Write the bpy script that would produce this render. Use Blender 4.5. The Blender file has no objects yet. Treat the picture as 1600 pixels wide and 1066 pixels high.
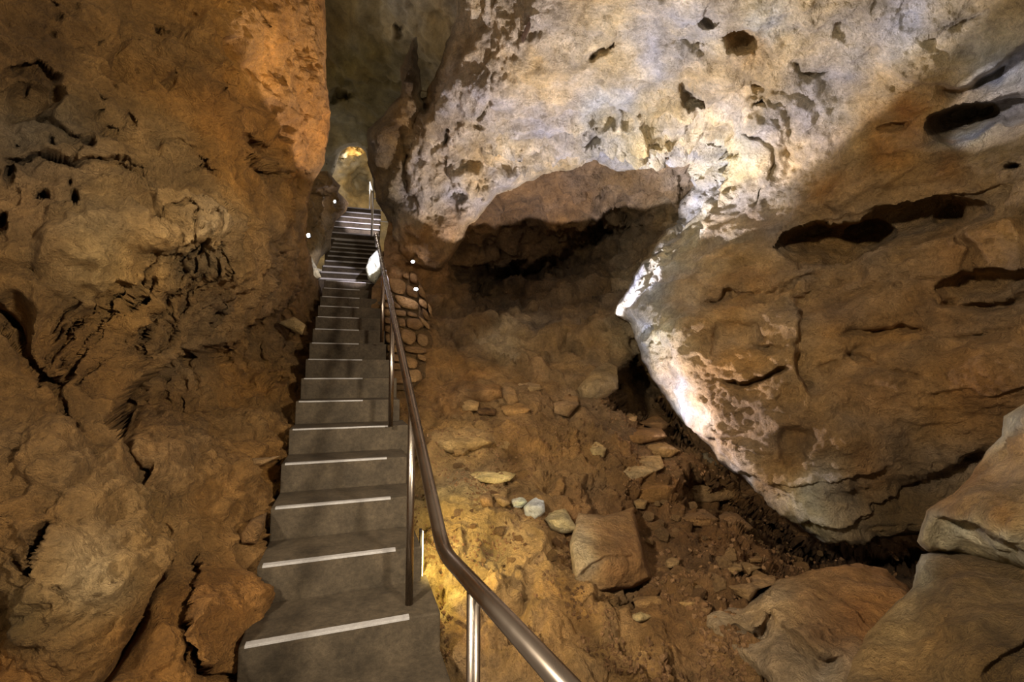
import bpy, bmesh, math, random
import numpy as np
from mathutils import Vector, Matrix

S = bpy.context.scene
C = S.collection
PI = math.pi

# ------------------------------------------------------------------ camera
F = 711.0; HOR = 585.0; EYE = 1.41
PITCH = math.atan((HOR - 533.0) / F)
cam_d = bpy.data.cameras.new('camera'); cam = bpy.data.objects.new('camera', cam_d); C.objects.link(cam)
cam_d.sensor_width = 36.0; cam_d.lens = 36.0 * F / 1600.0
cam_d.clip_start = 0.02; cam_d.clip_end = 200
cam.location = (0, 0, EYE); cam.rotation_euler = (PI / 2 + PITCH, 0, 0)
S.camera = cam
cP, sP = math.cos(PITCH), math.sin(PITCH)

def at(px, py, Y):
    """pixel -> world point at forward distance Y (metres)"""
    a = (px - 800.0) / F; b = (533.0 - py) / F
    dy = cP - b * sP; dz = sP + b * cP
    return np.stack([a / dy * Y, Y + 0 * a, EYE + dz / dy * Y], -1)

def atv(px, py, Y):
    p = at(float(px), float(py), float(Y)); return Vector((float(p[0]), float(p[1]), float(p[2])))

# ------------------------------------------------------------------ world, lights, exposure
S.view_settings.view_transform = 'Standard'; S.view_settings.look = 'None'
S.view_settings.exposure = 0.34; S.view_settings.gamma = 1.0
S.view_settings.use_curve_mapping = False
w = bpy.data.worlds.new('world'); S.world = w; w.use_nodes = True
w.node_tree.nodes['Background'].inputs[0].default_value = (1.0, 0.82, 0.62, 1)
w.node_tree.nodes['Background'].inputs[1].default_value = 0.28

def light(kind, loc, power, col, size=0.1, target=None, angle=60, blend=0.3, name='lamp_or_fill'):
    d = bpy.data.lights.new(name, kind); o = bpy.data.objects.new(name, d); C.objects.link(o)
    d.energy = power; d.color = col; o.location = loc
    if kind == 'AREA': d.shape = 'DISK'; d.size = size
    else: d.shadow_soft_size = size
    if kind == 'SPOT': d.spot_size = math.radians(angle); d.spot_blend = blend
    if target is not None:
        o.rotation_euler = (Vector(target) - Vector(loc)).to_track_quat('-Z', 'Y').to_euler()
    return o
WARM = (1.0, 0.91, 0.74); COOL = (0.90, 0.86, 1.0); NEUT = (1.0, 0.84, 0.68); YEL = (1.0, 0.80, 0.28); ORG = (1.0, 0.74, 0.30)
# WARM spots: fill added behind and above the camera, out of view
light('SPOT', (1.5, -0.3, 2.0), 440, WARM, .12, (-1.9, 2.9, 1.75), 80, 1.0)
light('SPOT', (-1.5, -0.6, 2.6), 680, WARM, .12, (1.9, 3.6, .9), 90, 1.0)
light('SPOT', (-0.2, 0.1, 2.7), 110, WARM, .1, (0.35, 3.3, .4), 70, 1.0)
light('SPOT', (-0.5, 0.6, 2.9), 26, ORG, .2, tuple(atv(400, 90, 2.9)), 60, .9)
def edge_spot(L, Apt, Bpt, lit, half, power, col, size, blend):
    """spotlight whose cone edge runs through two points of the rock, lit on the side of a third"""
    L = Vector(L); a = (Vector(Apt) - L).normalized(); b = (Vector(Bpt) - L).normalized()
    m = (a + b).normalized(); n = a.cross(b).normalized()
    if n.dot(Vector(lit) - L) < 0: n = -n
    h = math.radians(half); c = math.cos(h) / m.dot(a)
    d = m * c + n * math.sqrt(max(0, 1 - c * c))
    return light('SPOT', L, power, col, size, L + d, half * 2, blend)
# cool flood in the alcove washing the roof and the edge of the hanging slab
edge_spot(atv(850, 600, 4.4), atv(1560, 20, 2.6), atv(1240, 290, 4.0), atv(900, 60, 3.6), 50, 560, COOL, .015, .06)
# cool lamp low behind the rubble, raking up the edge of the slab
light('SPOT', tuple(atv(995, 676, 4.12)), 85, COOL, .012, tuple(atv(1080, 615, 3.95)), 150, .6)
light('SPOT', tuple(atv(880, 520, 5.1)), 380, COOL, .015, tuple(atv(1070, 350, 4.9)), 54, .6)  # extra unseen spot, added to brighten the ridge of the scoop
light('SPOT', tuple(atv(690, 770, 2.95)), 85, (1, .88, .80), .015, tuple(atv(760, 110, 4.2)), 62, .7)  # unseen pinkish fill, added to lighten the left part of the ceiling
light('SPOT', tuple(atv(1450, 60, 2.2)), 70, COOL, .01, tuple(atv(1562, 172, 2.95)), 24, .3)  # added spot in mid-air, no fitting, for the upper right hollow
# passage lamps
light('POINT', tuple(atv(583, 322, 9.75)), 14, COOL, .02)
light('SPOT', tuple(atv(572, 300, 9.0)), 170, COOL, .01, tuple(atv(568, 346, 10.1)), 42, .4)
light('SPOT', tuple(atv(800, 330, 5.9)), 9, COOL, .01, tuple(atv(790, 526, 5.7)), 15, .7)  # spot added under the alcove roof, source unseen, for the floor glow
light('POINT', tuple(atv(560, 262, 11.5)), 40, NEUT, .1)
light('SPOT', tuple(atv(600, 370, 5.5)), 75, COOL, .01, tuple(atv(550, 424, 6.3)), 44, .3)
light('POINT', tuple(atv(560, 150, 5.0)), 4, NEUT, .3)
# yellow lamp at the foot of the slope behind the stair
light('SPOT', tuple(atv(668, 850, 2.3)), 15, YEL, .03, tuple(atv(780, 900, 2.6)), 170, .9)

# ------------------------------------------------------------------ noise (numpy)
_r = np.random.RandomState(7)
PERM = _r.permutation(256); PERM = np.concatenate([PERM, PERM, PERM])
_g = _r.normal(size=(256, 3)); GR = _g / np.linalg.norm(_g, axis=1)[:, None]
RV = _r.rand(256, 4)
def _h(i, j, k):
    return PERM[PERM[PERM[i & 255] + (j & 255)] + (k & 255)]
def perlin(P):
    I = np.floor(P).astype(np.int64); f = P - I
    u = f * f * f * (f * (f * 6 - 15) + 10)
    out = 0
    for a in (0, 1):
        wa = u[..., 0] if a else 1 - u[..., 0]
        for b in (0, 1):
            wb = u[..., 1] if b else 1 - u[..., 1]
            for c in (0, 1):
                wc = u[..., 2] if c else 1 - u[..., 2]
                g = GR[_h(I[..., 0] + a, I[..., 1] + b, I[..., 2] + c)]
                out = out + wa * wb * wc * (g[..., 0] * (f[..., 0] - a) + g[..., 1] * (f[..., 1] - b) + g[..., 2] * (f[..., 2] - c))
    return out * 1.5
def fbm(P, octv=4, rough=.5, seed=0.0):
    o = 0; a = 1.0; Q = P + seed * 13.7
    for i in range(octv):
        o = o + a * perlin(Q); Q = Q * 2.03 + 5.1; a *= rough
    return o
def ridged(P, octv=4, seed=0.0, rough=.5):
    o = 0; a = 1.0; Q = P + seed * 9.1
    for i in range(octv):
        o = o + a * (1 - 2 * np.abs(perlin(Q))); Q = Q * 2.1 + 3.3; a *= rough
    return o
def facets(P, seed=0, tilt=1.0, crack=.10, cw=.08):
    """broken blocky rock: every cell is its own tilted plane, with recessed joints"""
    Q = P + seed * 17.3
    B = np.floor(Q - .5).astype(np.int64)
    d1 = np.full(Q.shape[:-1], 9.0); d2 = d1.copy(); val = np.zeros_like(d1); val2 = val.copy()
    for a in (0, 1):
        for b in (0, 1):
            for c in (0, 1):
                I = B + np.array([a, b, c])
                h = _h(I[..., 0], I[..., 1], I[..., 2]); rv = RV[h]
                cen = I + .15 + .7 * rv[..., :3]
                v = Q - cen; d = np.sqrt((v * v).sum(-1))
                n = (v * GR[(h * 7 + 3) & 255]).sum(-1) * tilt + (rv[..., 3] - .5)
                m = d < d1; m2 = (~m) & (d < d2)
                val2 = np.where(m, val, np.where(m2, n, val2)); d2 = np.where(m, d1, np.where(m2, d, d2))
                val = np.where(m, n, val); d1 = np.where(m, d, d1)
    e = d2 - d1
    k = .5 + .5 * np.clip(e / .10, 0, 1)
    return val * k + val2 * (1 - k) - crack * np.exp(-(e / cw) ** 2)
def sstep(a, b, x):
    t = np.clip((x - a) / (b - a), 0, 1); return t * t * (3 - 2 * t)

# ------------------------------------------------------------------ interpolation, 2D features
def tps(ctrl, X, Y):
    c = np.array(ctrl, float); xy = c[:, :2] / 400.0; n = len(c)
    def U(r2): return np.where(r2 > 1e-12, r2 * np.log(r2 + 1e-12), 0)
    K = U(((xy[:, None] - xy[None]) ** 2).sum(-1)) + np.eye(n) * 2e-3
    Pm = np.hstack([np.ones((n, 1)), xy])
    A = np.zeros((n + 3, n + 3)); A[:n, :n] = K; A[:n, n:] = Pm; A[n:, :n] = Pm.T
    sol = np.linalg.solve(A, np.concatenate([c[:, 2], np.zeros(3)]))
    x = X / 400.0; y = Y / 400.0
    o = sol[n] + sol[n + 1] * x + sol[n + 2] * y
    for i in range(n):
        o = o + sol[i] * U((x - xy[i, 0]) ** 2 + (y - xy[i, 1]) ** 2)
    return o
def idw(ctrl, X, Y, p=2.6):
    W = 0; O = 0
    for (cx, cy, col) in ctrl:
        wt = 1 / (((X - cx) ** 2 + (Y - cy) ** 2) / 1e4 + .02) ** (p / 2)
        W = W + wt; O = O + wt[..., None] * np.array(col, float)
    return O / W[..., None]
def polydist(pts, X, Y, closed=False):
    """unsigned distance, side sign and running parameter of the nearest segment"""
    pts = [np.array(p, float) for p in pts]; n = len(pts)
    best = np.full(X.shape, 1e9); side = np.ones(X.shape); par = np.zeros(X.shape)
    L = 0; segs = []
    for i in range(n if closed else n - 1):
        a = pts[i]; b = pts[(i + 1) % n]; l = np.hypot(*(b - a)) + 1e-9
        segs.append((a, b, l, L)); L += l
    for a, b, l, L0 in segs:
        d = (b - a) / l
        t = np.clip((X - a[0]) * d[0] + (Y - a[1]) * d[1], 0, l)
        qx = X - a[0] - t * d[0]; qy = Y - a[1] - t * d[1]
        ds = np.hypot(qx, qy); m = ds < best
        best = np.where(m, ds, best)
        side = np.where(m, np.sign(d[0] * (Y - a[1]) - d[1] * (X - a[0])), side)
        par = np.where(m, (L0 + t) / L, par)
    return best, side, par
def inside(poly, X, Y):
    r = np.zeros(X.shape, bool); n = len(poly)
    for i in range(n):
        x1, y1 = poly[i]; x2, y2 = poly[(i + 1) % n]
        c = ((y1 > Y) != (y2 > Y)) & (X < (x2 - x1) * (Y - y1) / ((y2 - y1) or 1e-9) + x1)
        r ^= c
    return r
def sdf(poly, X, Y):
    d, _, _ = polydist(poly, X, Y, True)
    return np.where(inside(poly, X, Y), -d, d)
# feature kinds; returned values are metres away from the viewer
def f_crack(X, Y, pts, wd, dp):
    d, s, p = polydist(pts, X, Y)
    return dp * np.exp(-(d / wd) ** 2) * np.clip(np.minimum(p, 1 - p) / .12 + .25, 0, 1)
def f_ledge(X, Y, pts, dp, fall, edge=3.0):
    """recess on the side to the right of the walking direction (y down), proud on the other"""
    d, s, p = polydist(pts, X, Y); sd = d * s
    e = np.clip(np.minimum(p, 1 - p) / .15, 0, 1)
    return dp * sstep(-edge, edge, sd) * np.exp(-np.clip(sd, 0, None) / fall) * e
def f_pit(X, Y, cx, cy, rx, ry, ang, dp, sh=2.0):
    a = math.radians(ang); u = ((X - cx) * math.cos(a) + (Y - cy) * math.sin(a)) / rx
    v = (-(X - cx) * math.sin(a) + (Y - cy) * math.cos(a)) / ry
    r = np.sqrt(u * u + v * v)
    if sh > 2.5: return dp * np.sqrt(np.clip(1 - r ** 2.5, 0, 1)) * (1 - .35 * np.clip(v, -1, 1))
    return dp * np.clip(1 - r * r, 0, 1) ** .8
def f_poly(X, Y, pts, dp, edge=4.0):
    return dp * (1 - sstep(-edge, edge * .3, sdf(pts, X, Y)))

# ------------------------------------------------------------------ materials
def mat_rock(name, bump=.6, scale=1.0, rough=.92, tint=None, speck=.35):
    m = bpy.data.materials.new(name); m.use_nodes = True; nt = m.node_tree; N = nt.nodes; L = nt.links
    b = N['Principled BSDF']; b.inputs['Roughness'].default_value = rough
    b.inputs['Specular IOR Level'].default_value = .25
    tc = N.new('ShaderNodeTexCoord')
    if tint is None:
        at_ = N.new('ShaderNodeAttribute'); at_.attribute_name = 'Col'; base = at_.outputs['Color']
    else:
        rgb = N.new('ShaderNodeRGB'); rgb.outputs[0].default_value = (*tint, 1); base = rgb.outputs[0]
    def noise(sc, det, rg=.6):
        n = N.new('ShaderNodeTexNoise'); n.inputs['Scale'].default_value = sc * scale
        n.inputs['Detail'].default_value = det; n.inputs['Roughness'].default_value = rg
        L.new(tc.outputs['Object'], n.inputs['Vector']); return n.outputs['Fac']
    def ramp(src, a, b_, lo, hi):
        r = N.new('ShaderNodeMapRange'); r.inputs[1].default_value = a; r.inputs[2].default_value = b_
        r.inputs[3].default_value = lo; r.inputs[4].default_value = hi; L.new(src, r.inputs[0]); return r.outputs[0]
    def mul(x, y):
        r = N.new('ShaderNodeMath'); r.operation = 'MULTIPLY'; L.new(x, r.inputs[0]); L.new(y, r.inputs[1]); return r.outputs[0]
    n1 = noise(5.5, 7, .62); n2 = noise(34, 6, .7); n3 = noise(120, 4, .7)
    f = mul(mul(ramp(n1, .3, .7, 1 - speck, 1 + speck), ramp(n2, .3, .7, 1 - speck * .8, 1 + speck * .7)), ramp(n3, .3, .7, .85, 1.15))
    mx = N.new('ShaderNodeVectorMath'); mx.operation = 'SCALE'; L.new(base, mx.inputs[0]); L.new(f, mx.inputs['Scale'])
    L.new(mx.outputs[0], b.inputs['Base Color'])
    # fine relief: three noises and a crackle
    vo = N.new('ShaderNodeTexVoronoi'); vo.feature = 'DISTANCE_TO_EDGE'; vo.inputs['Scale'].default_value = 11 * scale
    wr = N.new('ShaderNodeTexNoise'); wr.inputs['Scale'].default_value = 7 * scale; wr.inputs['Detail'].default_value = 4
    L.new(tc.outputs['Object'], wr.inputs['Vector'])
    ad = N.new('ShaderNodeVectorMath'); ad.operation = 'MULTIPLY_ADD'; ad.inputs[1].default_value = (.35, .35, .35)
    L.new(wr.outputs['Color'], ad.inputs[0]); L.new(tc.outputs['Object'], ad.inputs[2]); L.new(ad.outputs[0], vo.inputs['Vector'])
    cr = ramp(vo.outputs['Distance'], 0, .06, 0, 1)
    def madd(x, k, y):
        r = N.new('ShaderNodeMath'); r.operation = 'MULTIPLY_ADD'; L.new(x, r.inputs[0]); r.inputs[1].default_value = k
        if y is None: r.inputs[2].default_value = 0
        else: L.new(y, r.inputs[2])
        return r.outputs[0]
    pv = N.new('ShaderNodeTexVoronoi'); pv.inputs['Scale'].default_value = 26 * scale; L.new(ad.outputs[0], pv.inputs['Vector'])
    pits = mul(ramp(pv.outputs['Distance'], .05, .35, -1, 0), ramp(n1, .5, .62, 0, 1))
    n4 = noise(14, 8, .72)
    h = madd(n1, 2.0, None); h = madd(n4, 1.5, h); h = madd(n2, .8, h); h = madd(n3, .30, h); h = madd(cr, .05, h); h = madd(pits, .30, h)
    bp = N.new('ShaderNodeBump'); bp.inputs['Strength'].default_value = bump; bp.inputs['Distance'].default_value = .05
    L.new(h, bp.inputs['Height']); L.new(bp.outputs['Normal'], b.inputs['Normal'])
    return m
ROCK = mat_rock('limestone', 1.0)
SOFT = mat_rock('smooth limestone', .45, speck=.22)
EARTH = mat_rock('trodden earth', 1.0, 1.3)
CONC = mat_rock('cast concrete', .22, 1.3, .8, (.062, .044, .026), .4)
STRIP = mat_rock('nosing strip paint', .12, 1.5, .7, (.34, .31, .29), .15)
def mat_metal(name, col, rough):
    m = bpy.data.materials.new(name); m.use_nodes = True; b = m.node_tree.nodes['Principled BSDF']
    b.inputs['Metallic'].default_value = 1; b.inputs['Base Color'].default_value = (*col, 1)
    n = m.node_tree.nodes.new('ShaderNodeTexNoise'); n.inputs['Scale'].default_value = 40
    r = m.node_tree.nodes.new('ShaderNodeMapRange'); r.inputs[3].default_value = rough * .7; r.inputs[4].default_value = rough * 1.4
    m.node_tree.links.new(n.outputs['Fac'], r.inputs[0]); m.node_tree.links.new(r.outputs[0], b.inputs['Roughness'])
    return m
STEEL = mat_metal('brushed rail steel', (.30, .24, .19), .27)
PALE_STEEL = mat_metal('bright rail steel', (.75, .73, .74), .3)
DARKMET = mat_metal('dark lamp housing', (.06, .05, .05), .45)
def mat_emit(name, col, st):
    m = bpy.data.materials.new(name); m.use_nodes = True; nt = m.node_tree
    b = nt.nodes['Principled BSDF']; b.inputs['Emission Color'].default_value = (*col, 1); b.inputs['Emission Strength'].default_value = st
    b.inputs['Base Color'].default_value = (*col, 1); return m
LAMP = mat_emit('lit lamp lens', (.9, .97, 1.0), 9); LAMPY = mat_emit('yellow lamp lens', (1, .85, .45), 3)

# ------------------------------------------------------------------ object helpers
def tag(o, label=None, cat=None, group=None, kind=None):
    if label: o['label'] = label
    if cat: o['category'] = cat
    if group: o['group'] = group
    if kind: o['kind'] = kind
    return o
def empty(name, loc, label, cat, group=None):
    o = bpy.data.objects.new(name, None); C.objects.link(o); o.location = loc; o.empty_display_size = .1
    return tag(o, label, cat, group)
def link_mesh(name, me, parent=None):
    o = bpy.data.objects.new(name, me); C.objects.link(o)
    if parent is not None:
        o.parent = parent
        o.matrix_parent_inverse = Matrix.Translation(-Vector(parent.location)) if parent.parent is None else parent.matrix_parent_inverse.copy()
    return o
def child(name, me, parent, root=None):
    """me is in world coordinates; parent chain sits at root's location without rotation"""
    o = bpy.data.objects.new(name, me); C.objects.link(o); o.parent = parent
    if root is None: o.matrix_parent_inverse = Matrix.Translation(-Vector(parent.location))
    return o
def np_mesh(name, V, Q, mat, col=None, smooth=True, T=None):
    me = bpy.data.meshes.new(name)
    nq = len(Q); T = np.zeros((0, 3), int) if T is None else np.array(T)
    me.vertices.add(len(V)); me.vertices.foreach_set('co', np.ascontiguousarray(V, np.float32).ravel())
    loops = np.concatenate([np.asarray(Q).ravel(), T.ravel()]).astype(np.int32)
    me.loops.add(len(loops)); me.loops.foreach_set('vertex_index', loops)
    me.polygons.add(nq + len(T))
    st = np.concatenate([np.arange(nq) * 4, nq * 4 + np.arange(len(T)) * 3]).astype(np.int32)
    me.polygons.foreach_set('loop_start', st)
    me.polygons.foreach_set('use_smooth', np.full(nq + len(T), smooth))
    if col is not None:
        a = me.attributes.new('Col', 'FLOAT_COLOR', 'POINT')
        a.data.foreach_set('color', np.concatenate([col, np.ones((len(col), 1))], 1).astype(np.float32).ravel())
    me.materials.append(mat); me.update(calc_edges=True); me.validate()
    return me

def lin(c):
    c = np.asarray(c, float) / 255.0
    return np.where(c <= .04045, c / 12.92, ((c + .055) / 1.055) ** 2.4)

STASH = {}; SAT = .86
def surface(box, step, ctrl, feats=(), style=None, poly=None, curl=(0, 1), jag=3.0, cols=None, warp=3.0, seed=0, skirt=.8, mott=.22, split=None, cwarp=.6, wv=1.0):
    """rock face: smooth depth field + drawn relief + world-space noise; returns list of (V, Q, col) per split class"""
    x0, x1, y0, y1 = box
    def axis(a, b, lim):
        c = np.arange(max(a, -24), min(b, lim + 24) + step, step, dtype=float)
        lo = np.arange(a, c[0] - 1, 9.0) if a < -24 else np.zeros(0); hi = np.arange(c[-1] + 9, b + 9, 9.0) if b > lim + 24 else np.zeros(0)
        return np.concatenate([lo, c, hi])
    ax_, ay_ = axis(x0, x1, 1600), axis(y0, y1, 1066)
    X, Y = np.meshgrid(ax_, ay_)
    if poly is not None:
        J = np.stack([X / 55, Y / 55, X * 0 + seed], -1)
        jn = fbm(J, 3, .6) * jag
        sd = sdf(poly, X, Y) + jn
        gy, gx = np.gradient(sd, ay_, ax_); gl = np.hypot(gx, gy) + 1e-6
        near = (sd > 0) & (sd < step * 1.6)
        X = np.where(near, X - gx / gl * sd, X); Y = np.where(near, Y - gy / gl * sd, Y)
        keep = sd < step * 1.5
    else:
        keep = np.ones(X.shape, bool); sd = np.full(X.shape, -1e3)
    dep = ctrl if callable(ctrl) else (lambda a, b: tps(ctrl, a, b))
    D = dep(X, Y); D0 = D
    P = at(X, Y, D)
    w1 = fbm(P * 2.6, 4, .6, seed + 1); w2 = fbm(P * 2.6, 4, .6, seed + 2)
    XX = X + w1 * warp * 3; YY = Y + w2 * warp * 3
    vary = np.clip(.75 + 1.5 * fbm(P * 3.1, 3, .6, seed + 3), .05, 1.6)
    for ft in feats:
        k = ft[0]
        D = D + {'c': f_crack, 'l': f_ledge, 'p': f_pit, 'g': f_poly}[k](XX, YY, *ft[1:]) * (vary if k == 'c' else .6 + .4 * vary if k == 'l' else 1)
    if poly is not None and curl[0]:
        t = np.clip(1 + np.minimum(sd, 0) / curl[1], 0, 1)
        D = D + curl[0] * (1 - np.sqrt(np.clip(1 - t * t, 0, 1)))
    P = at(X, Y, D)
    # smooth normals for displacement
    Ps = at(X, Y, D0)
    du = np.gradient(Ps, axis=1); dv = np.gradient(Ps, axis=0)
    n = np.cross(dv, du); n /= np.linalg.norm(n, axis=-1)[..., None] + 1e-9
    flip = (n * (np.array([0, 0, EYE]) - Ps)).sum(-1) < 0
    n[flip] *= -1
    if style is not None:
        dsp = style(P, X, Y)
        if poly is not None: dsp = dsp * sstep(0, 14, -sd + 2)
        P = P + n * dsp[..., None]
    STASH['box'] = box; STASH['ax'] = (ax_, ay_); STASH['P'] = P
    H, Wd = X.shape
    col = None
    if cols is not None:
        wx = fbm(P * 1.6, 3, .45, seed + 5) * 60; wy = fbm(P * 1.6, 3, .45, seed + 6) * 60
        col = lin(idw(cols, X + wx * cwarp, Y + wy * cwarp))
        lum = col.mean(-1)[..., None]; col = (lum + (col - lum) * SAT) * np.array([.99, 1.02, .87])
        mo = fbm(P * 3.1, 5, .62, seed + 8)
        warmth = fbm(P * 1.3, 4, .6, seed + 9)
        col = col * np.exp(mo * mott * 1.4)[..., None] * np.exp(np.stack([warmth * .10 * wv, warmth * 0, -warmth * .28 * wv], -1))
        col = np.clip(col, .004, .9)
    idx = np.arange(H * Wd).reshape(H, Wd)
    fk = keep[:-1, :-1] & keep[1:, :-1] & keep[1:, 1:] & keep[:-1, 1:]
    cls = np.zeros(fk.shape, int) if split is None else split(X[:-1, :-1], Y[:-1, :-1])
    out = []
    Vall = P.reshape(-1, 3); Call = None if col is None else col.reshape(-1, 3)
    for c in range(int(cls.max()) + 1):
        m = fk & (cls == c)
        q = np.stack([idx[:-1, :-1][m], idx[1:, :-1][m], idx[1:, 1:][m], idx[:-1, 1:][m]], -1)
        # boundary skirt: open edges are carried back into the rock
        V = Vall; Cc = Call
        if skirt and poly is not None and split is None:
            e = np.concatenate([q[:, [0, 1]], q[:, [1, 2]], q[:, [2, 3]], q[:, [3, 0]]])
            key = np.minimum(e[:, 0], e[:, 1]) * (H * Wd) + np.maximum(e[:, 0], e[:, 1])
            u, inv, cnt = np.unique(key, return_inverse=True, return_counts=True)
            be = e[cnt[inv.ravel()] == 1]
            bv = np.unique(be); mp = {int(v): i for i, v in enumerate(bv)}
            o = np.array([0, 0, EYE]); Pb = V[bv]
            cen = Pb.mean(0)
            far = Pb + (Pb - o) / np.linalg.norm(Pb - o, axis=1)[:, None] * skirt
            far = far + (cen - Pb) * min(.12, .12 * skirt)
            nb = len(V); V = np.concatenate([V, far])
            if Cc is not None: Cc = np.concatenate([Cc, Cc[bv]])
            sq = np.array([[a, mp[int(a)] + nb, mp[int(b)] + nb, b] for a, b in be])
            q = np.concatenate([q, sq])
        used = np.unique(q); rm = np.full(len(V), -1); rm[used] = np.arange(len(used))
        out.append((V[used], rm[q], None if Cc is None else Cc[used]))
    return out

# ================================================================== STRUCTURE
# ---- left wall
def st_left(P, X, Y):
    a = fbm(P * 1.7, 5, .55, 1) * .09
    b = facets(P * np.array([2.6, 2.6, 2.0]) + fbm(P * 3, 3, .5, 3)[..., None] * .5, 2, .8) * .07
    c = facets(P * 7.0 + fbm(P * 5, 3, .5, 4)[..., None] * .6, 5, .8) * .018
    d = -np.clip(ridged(P * np.array([4.5, 4.5, 3]), 4, 3) - 1.0, 0, 1) * .035
    f = fbm(P * 14, 4, .65, 5) * .018
    return a + b + c + d + f
rnd = random.Random(3)
LF = [
    ('c', [(0, 246), (60, 250), (140, 262), (210, 262), (270, 278), (350, 275)], 3.5, .08),
    ('l', [(0, 248), (140, 264), (270, 280), (350, 277)], .05, 40),
    ('l', [(360, 252), (420, 272), (500, 270)], .12, 22),
    ('c', [(360, 252), (420, 272), (500, 270)], 4, .12),
    ('p', 400, 238, 42, 20, 10, .16), ('p', 455, 300, 22, 26, 20, .16), ('p', 62, 303, 14, 9, 10, .12), ('p', 118, 318, 8, 14, 0, .12),
    ('p', 40, 165, 55, 34, 5, .10), ('l', [(0, 105), (50, 100), (100, 122)], .12, 30), ('p', 88, 150, 12, 16, -20, .1),
    ('l', [(140, 232), (80, 190), (0, 186)][::-1], .06, 25),
    ('p', 172, 208, 14, 9, 0, .09), ('p', 200, 195, 16, 18, 0, .1), ('p', 138, 232, 12, 12, 0, .08),
    ('p', 255, 45, 8, 13, -20, .1), ('p', 262, 135, 12, 8, 40, .07), ('p', 350, 135, 8, 5, 0, .06), ('p', 428, 118, 6, 8, 40, .06), ('p', 405, 165, 28, 14, 20, .06),
    ('p', 315, 262, 9, 12, 0, .09), ('p', 355, 372, 9, 27, 8, .14), ('p', 225, 460, 10, 14, 30, .1), ('p', 260, 500, 8, 10, 0, .08),
    ('p', 12, 265, 12, 14, 0, .1), ('p', 0, 345, 10, 30, 0, .15),
    # overhanging belly of the wall and the recess beneath it
    ('l', [(495, 432), (470, 465), (440, 478), (405, 512), (345, 545), (262, 560), (208, 600), (180, 650), (190, 700)][::-1], .46, 130, 6),
    ('c', [(-10, 470), (20, 530), (60, 575), (105, 610), (128, 655), (135, 695)], 9, .14),
    ('c', [(60, 575), (110, 600), (135, 560), (150, 530)], 6, .08),
    ('c', [(130, 690), (140, 720)], 8, .1), ('p', 20, 500, 26, 50, -10, .12),
    ('c', [(262, 560), (205, 605), (182, 650), (195, 700), (240, 750)], 6, .13),
    ('c', [(280, 800), (270, 860), (232, 940), (195, 1005), (160, 1066), (150, 1120)], 6, .09),
    ('l', [(282, 790), (270, 860), (232, 940), (195, 1005), (160, 1066)][::-1], .12, 40),
    ('c', [(275, 1040), (280, 980), (292, 910), (330, 860)], 5, .07), ('c', [(280, 985), (300, 1050), (350, 1062)], 6, .13),
    ('p', 335, 965, 62, 105, 8, -.14), ('p', 170, 905, 32, 42, 30, -.10), ('p', 60, 900, 100, 90, 0, -.08),
    ('c', [(20, 870), (60, 900), (110, 905), (125, 925)], 5, .07), ('p', 70, 860, 14, 45, 25, .13), ('p', 230, 735, 20, 22, 0, .10),
    ('l', [(372, 738), (400, 735), (440, 718)], .13, 30), ('l', [(420, 625), (445, 600)][::-1], .08, 20), ('l', [(430, 490), (475, 520)], .14, 22),
    ('l', [(380, 590), (410, 600), (440, 592)], .09, 20), ('p', 395, 830, 28, 32, -30, -.06), ('l', [(378, 850), (405, 840), (420, 800)], .1, 25),
    ('p', 90, 700, 60, 80, 0, -.08), ('p', 400, 100, 120, 160, 0, -.14), ('p', 250, 340, 130, 60, 10, -.1), ('p', 130, 400, 90, 80, 0, -.08),
    ('c', [(230, 240), (260, 225), (300, 240)], 5, .05), ('l', [(250, 330), (290, 322), (320, 345)], .08, 40),
]
for k in range(60):     # slanting flutes under the belly
    u = rnd.random(); x = 90 + 260 * u + rnd.uniform(-25, 25); y = 560 - 130 * u + rnd.uniform(-50, 60)
    LF.append(('p', x, y, rnd.uniform(12, 34), rnd.uniform(3, 7), -52 + rnd.uniform(-10, 10), rnd.uniform(.05, .1)))
for k in range(34):     # upright flutes higher up
    x = rnd.uniform(235, 400); y = rnd.uniform(335, 440)
    LF.append(('p', x, y, rnd.uniform(3, 6), rnd.uniform(12, 24), rnd.uniform(-5, 25), rnd.uniform(.03, .07)))
for k in range(46):     # small solution holes
    x = rnd.uniform(0, 500); y = rnd.uniform(0, 300)
    LF.append(('p', x, y, rnd.uniform(3, 8), rnd.uniform(3, 7), rnd.uniform(-50, 50), rnd.uniform(.02, .06)))
left_ctrl = [(-450, -250, 1.6), (-450, 300, 1.3), (-450, 700, 1.15), (-450, 1300, 1.0), (0, -250, 1.9), (250, -250, 2.3), (530, -250, 3.4),
    (0, 0, 1.8), (250, 0, 2.3), (450, 0, 3.0), (500, 0, 3.6), (0, 250, 1.7), (250, 250, 2.15), (400, 250, 2.9), (505, 250, 4.0),
    (150, 400, 1.82), (300, 400, 2.05), (420, 400, 2.85), (480, 400, 4.8), (0, 550, 1.6), (150, 600, 1.85), (300, 600, 2.55), (400, 550, 3.6), (465, 500, 4.6),
    (0, 800, 1.45), (150, 800, 1.5), (250, 850, 1.65), (300, 750, 1.95), (400, 750, 2.5), (440, 650, 3.15),
    (0, 1066, 1.35), (200, 1066, 1.4), (300, 1000, 1.6), (370, 950, 1.95), (395, 850, 2.3), (480, 900, 2.9), (480, 1066, 2.5), (200, 1300, 1.3), (480, 1300, 2.2), (520, 600, 4.5), (520, 450, 6.3)]
left_poly = [(-460, -260), (506, -260), (506, 0), (512, 130), (515, 200), (507, 250), (497, 272), (487, 300), (478, 345), (477, 385), (486, 400), (490, 430), (499, 440), (505, 470), (530, 600), (530, 900), (530, 1310), (-460, 1310)]
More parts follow.
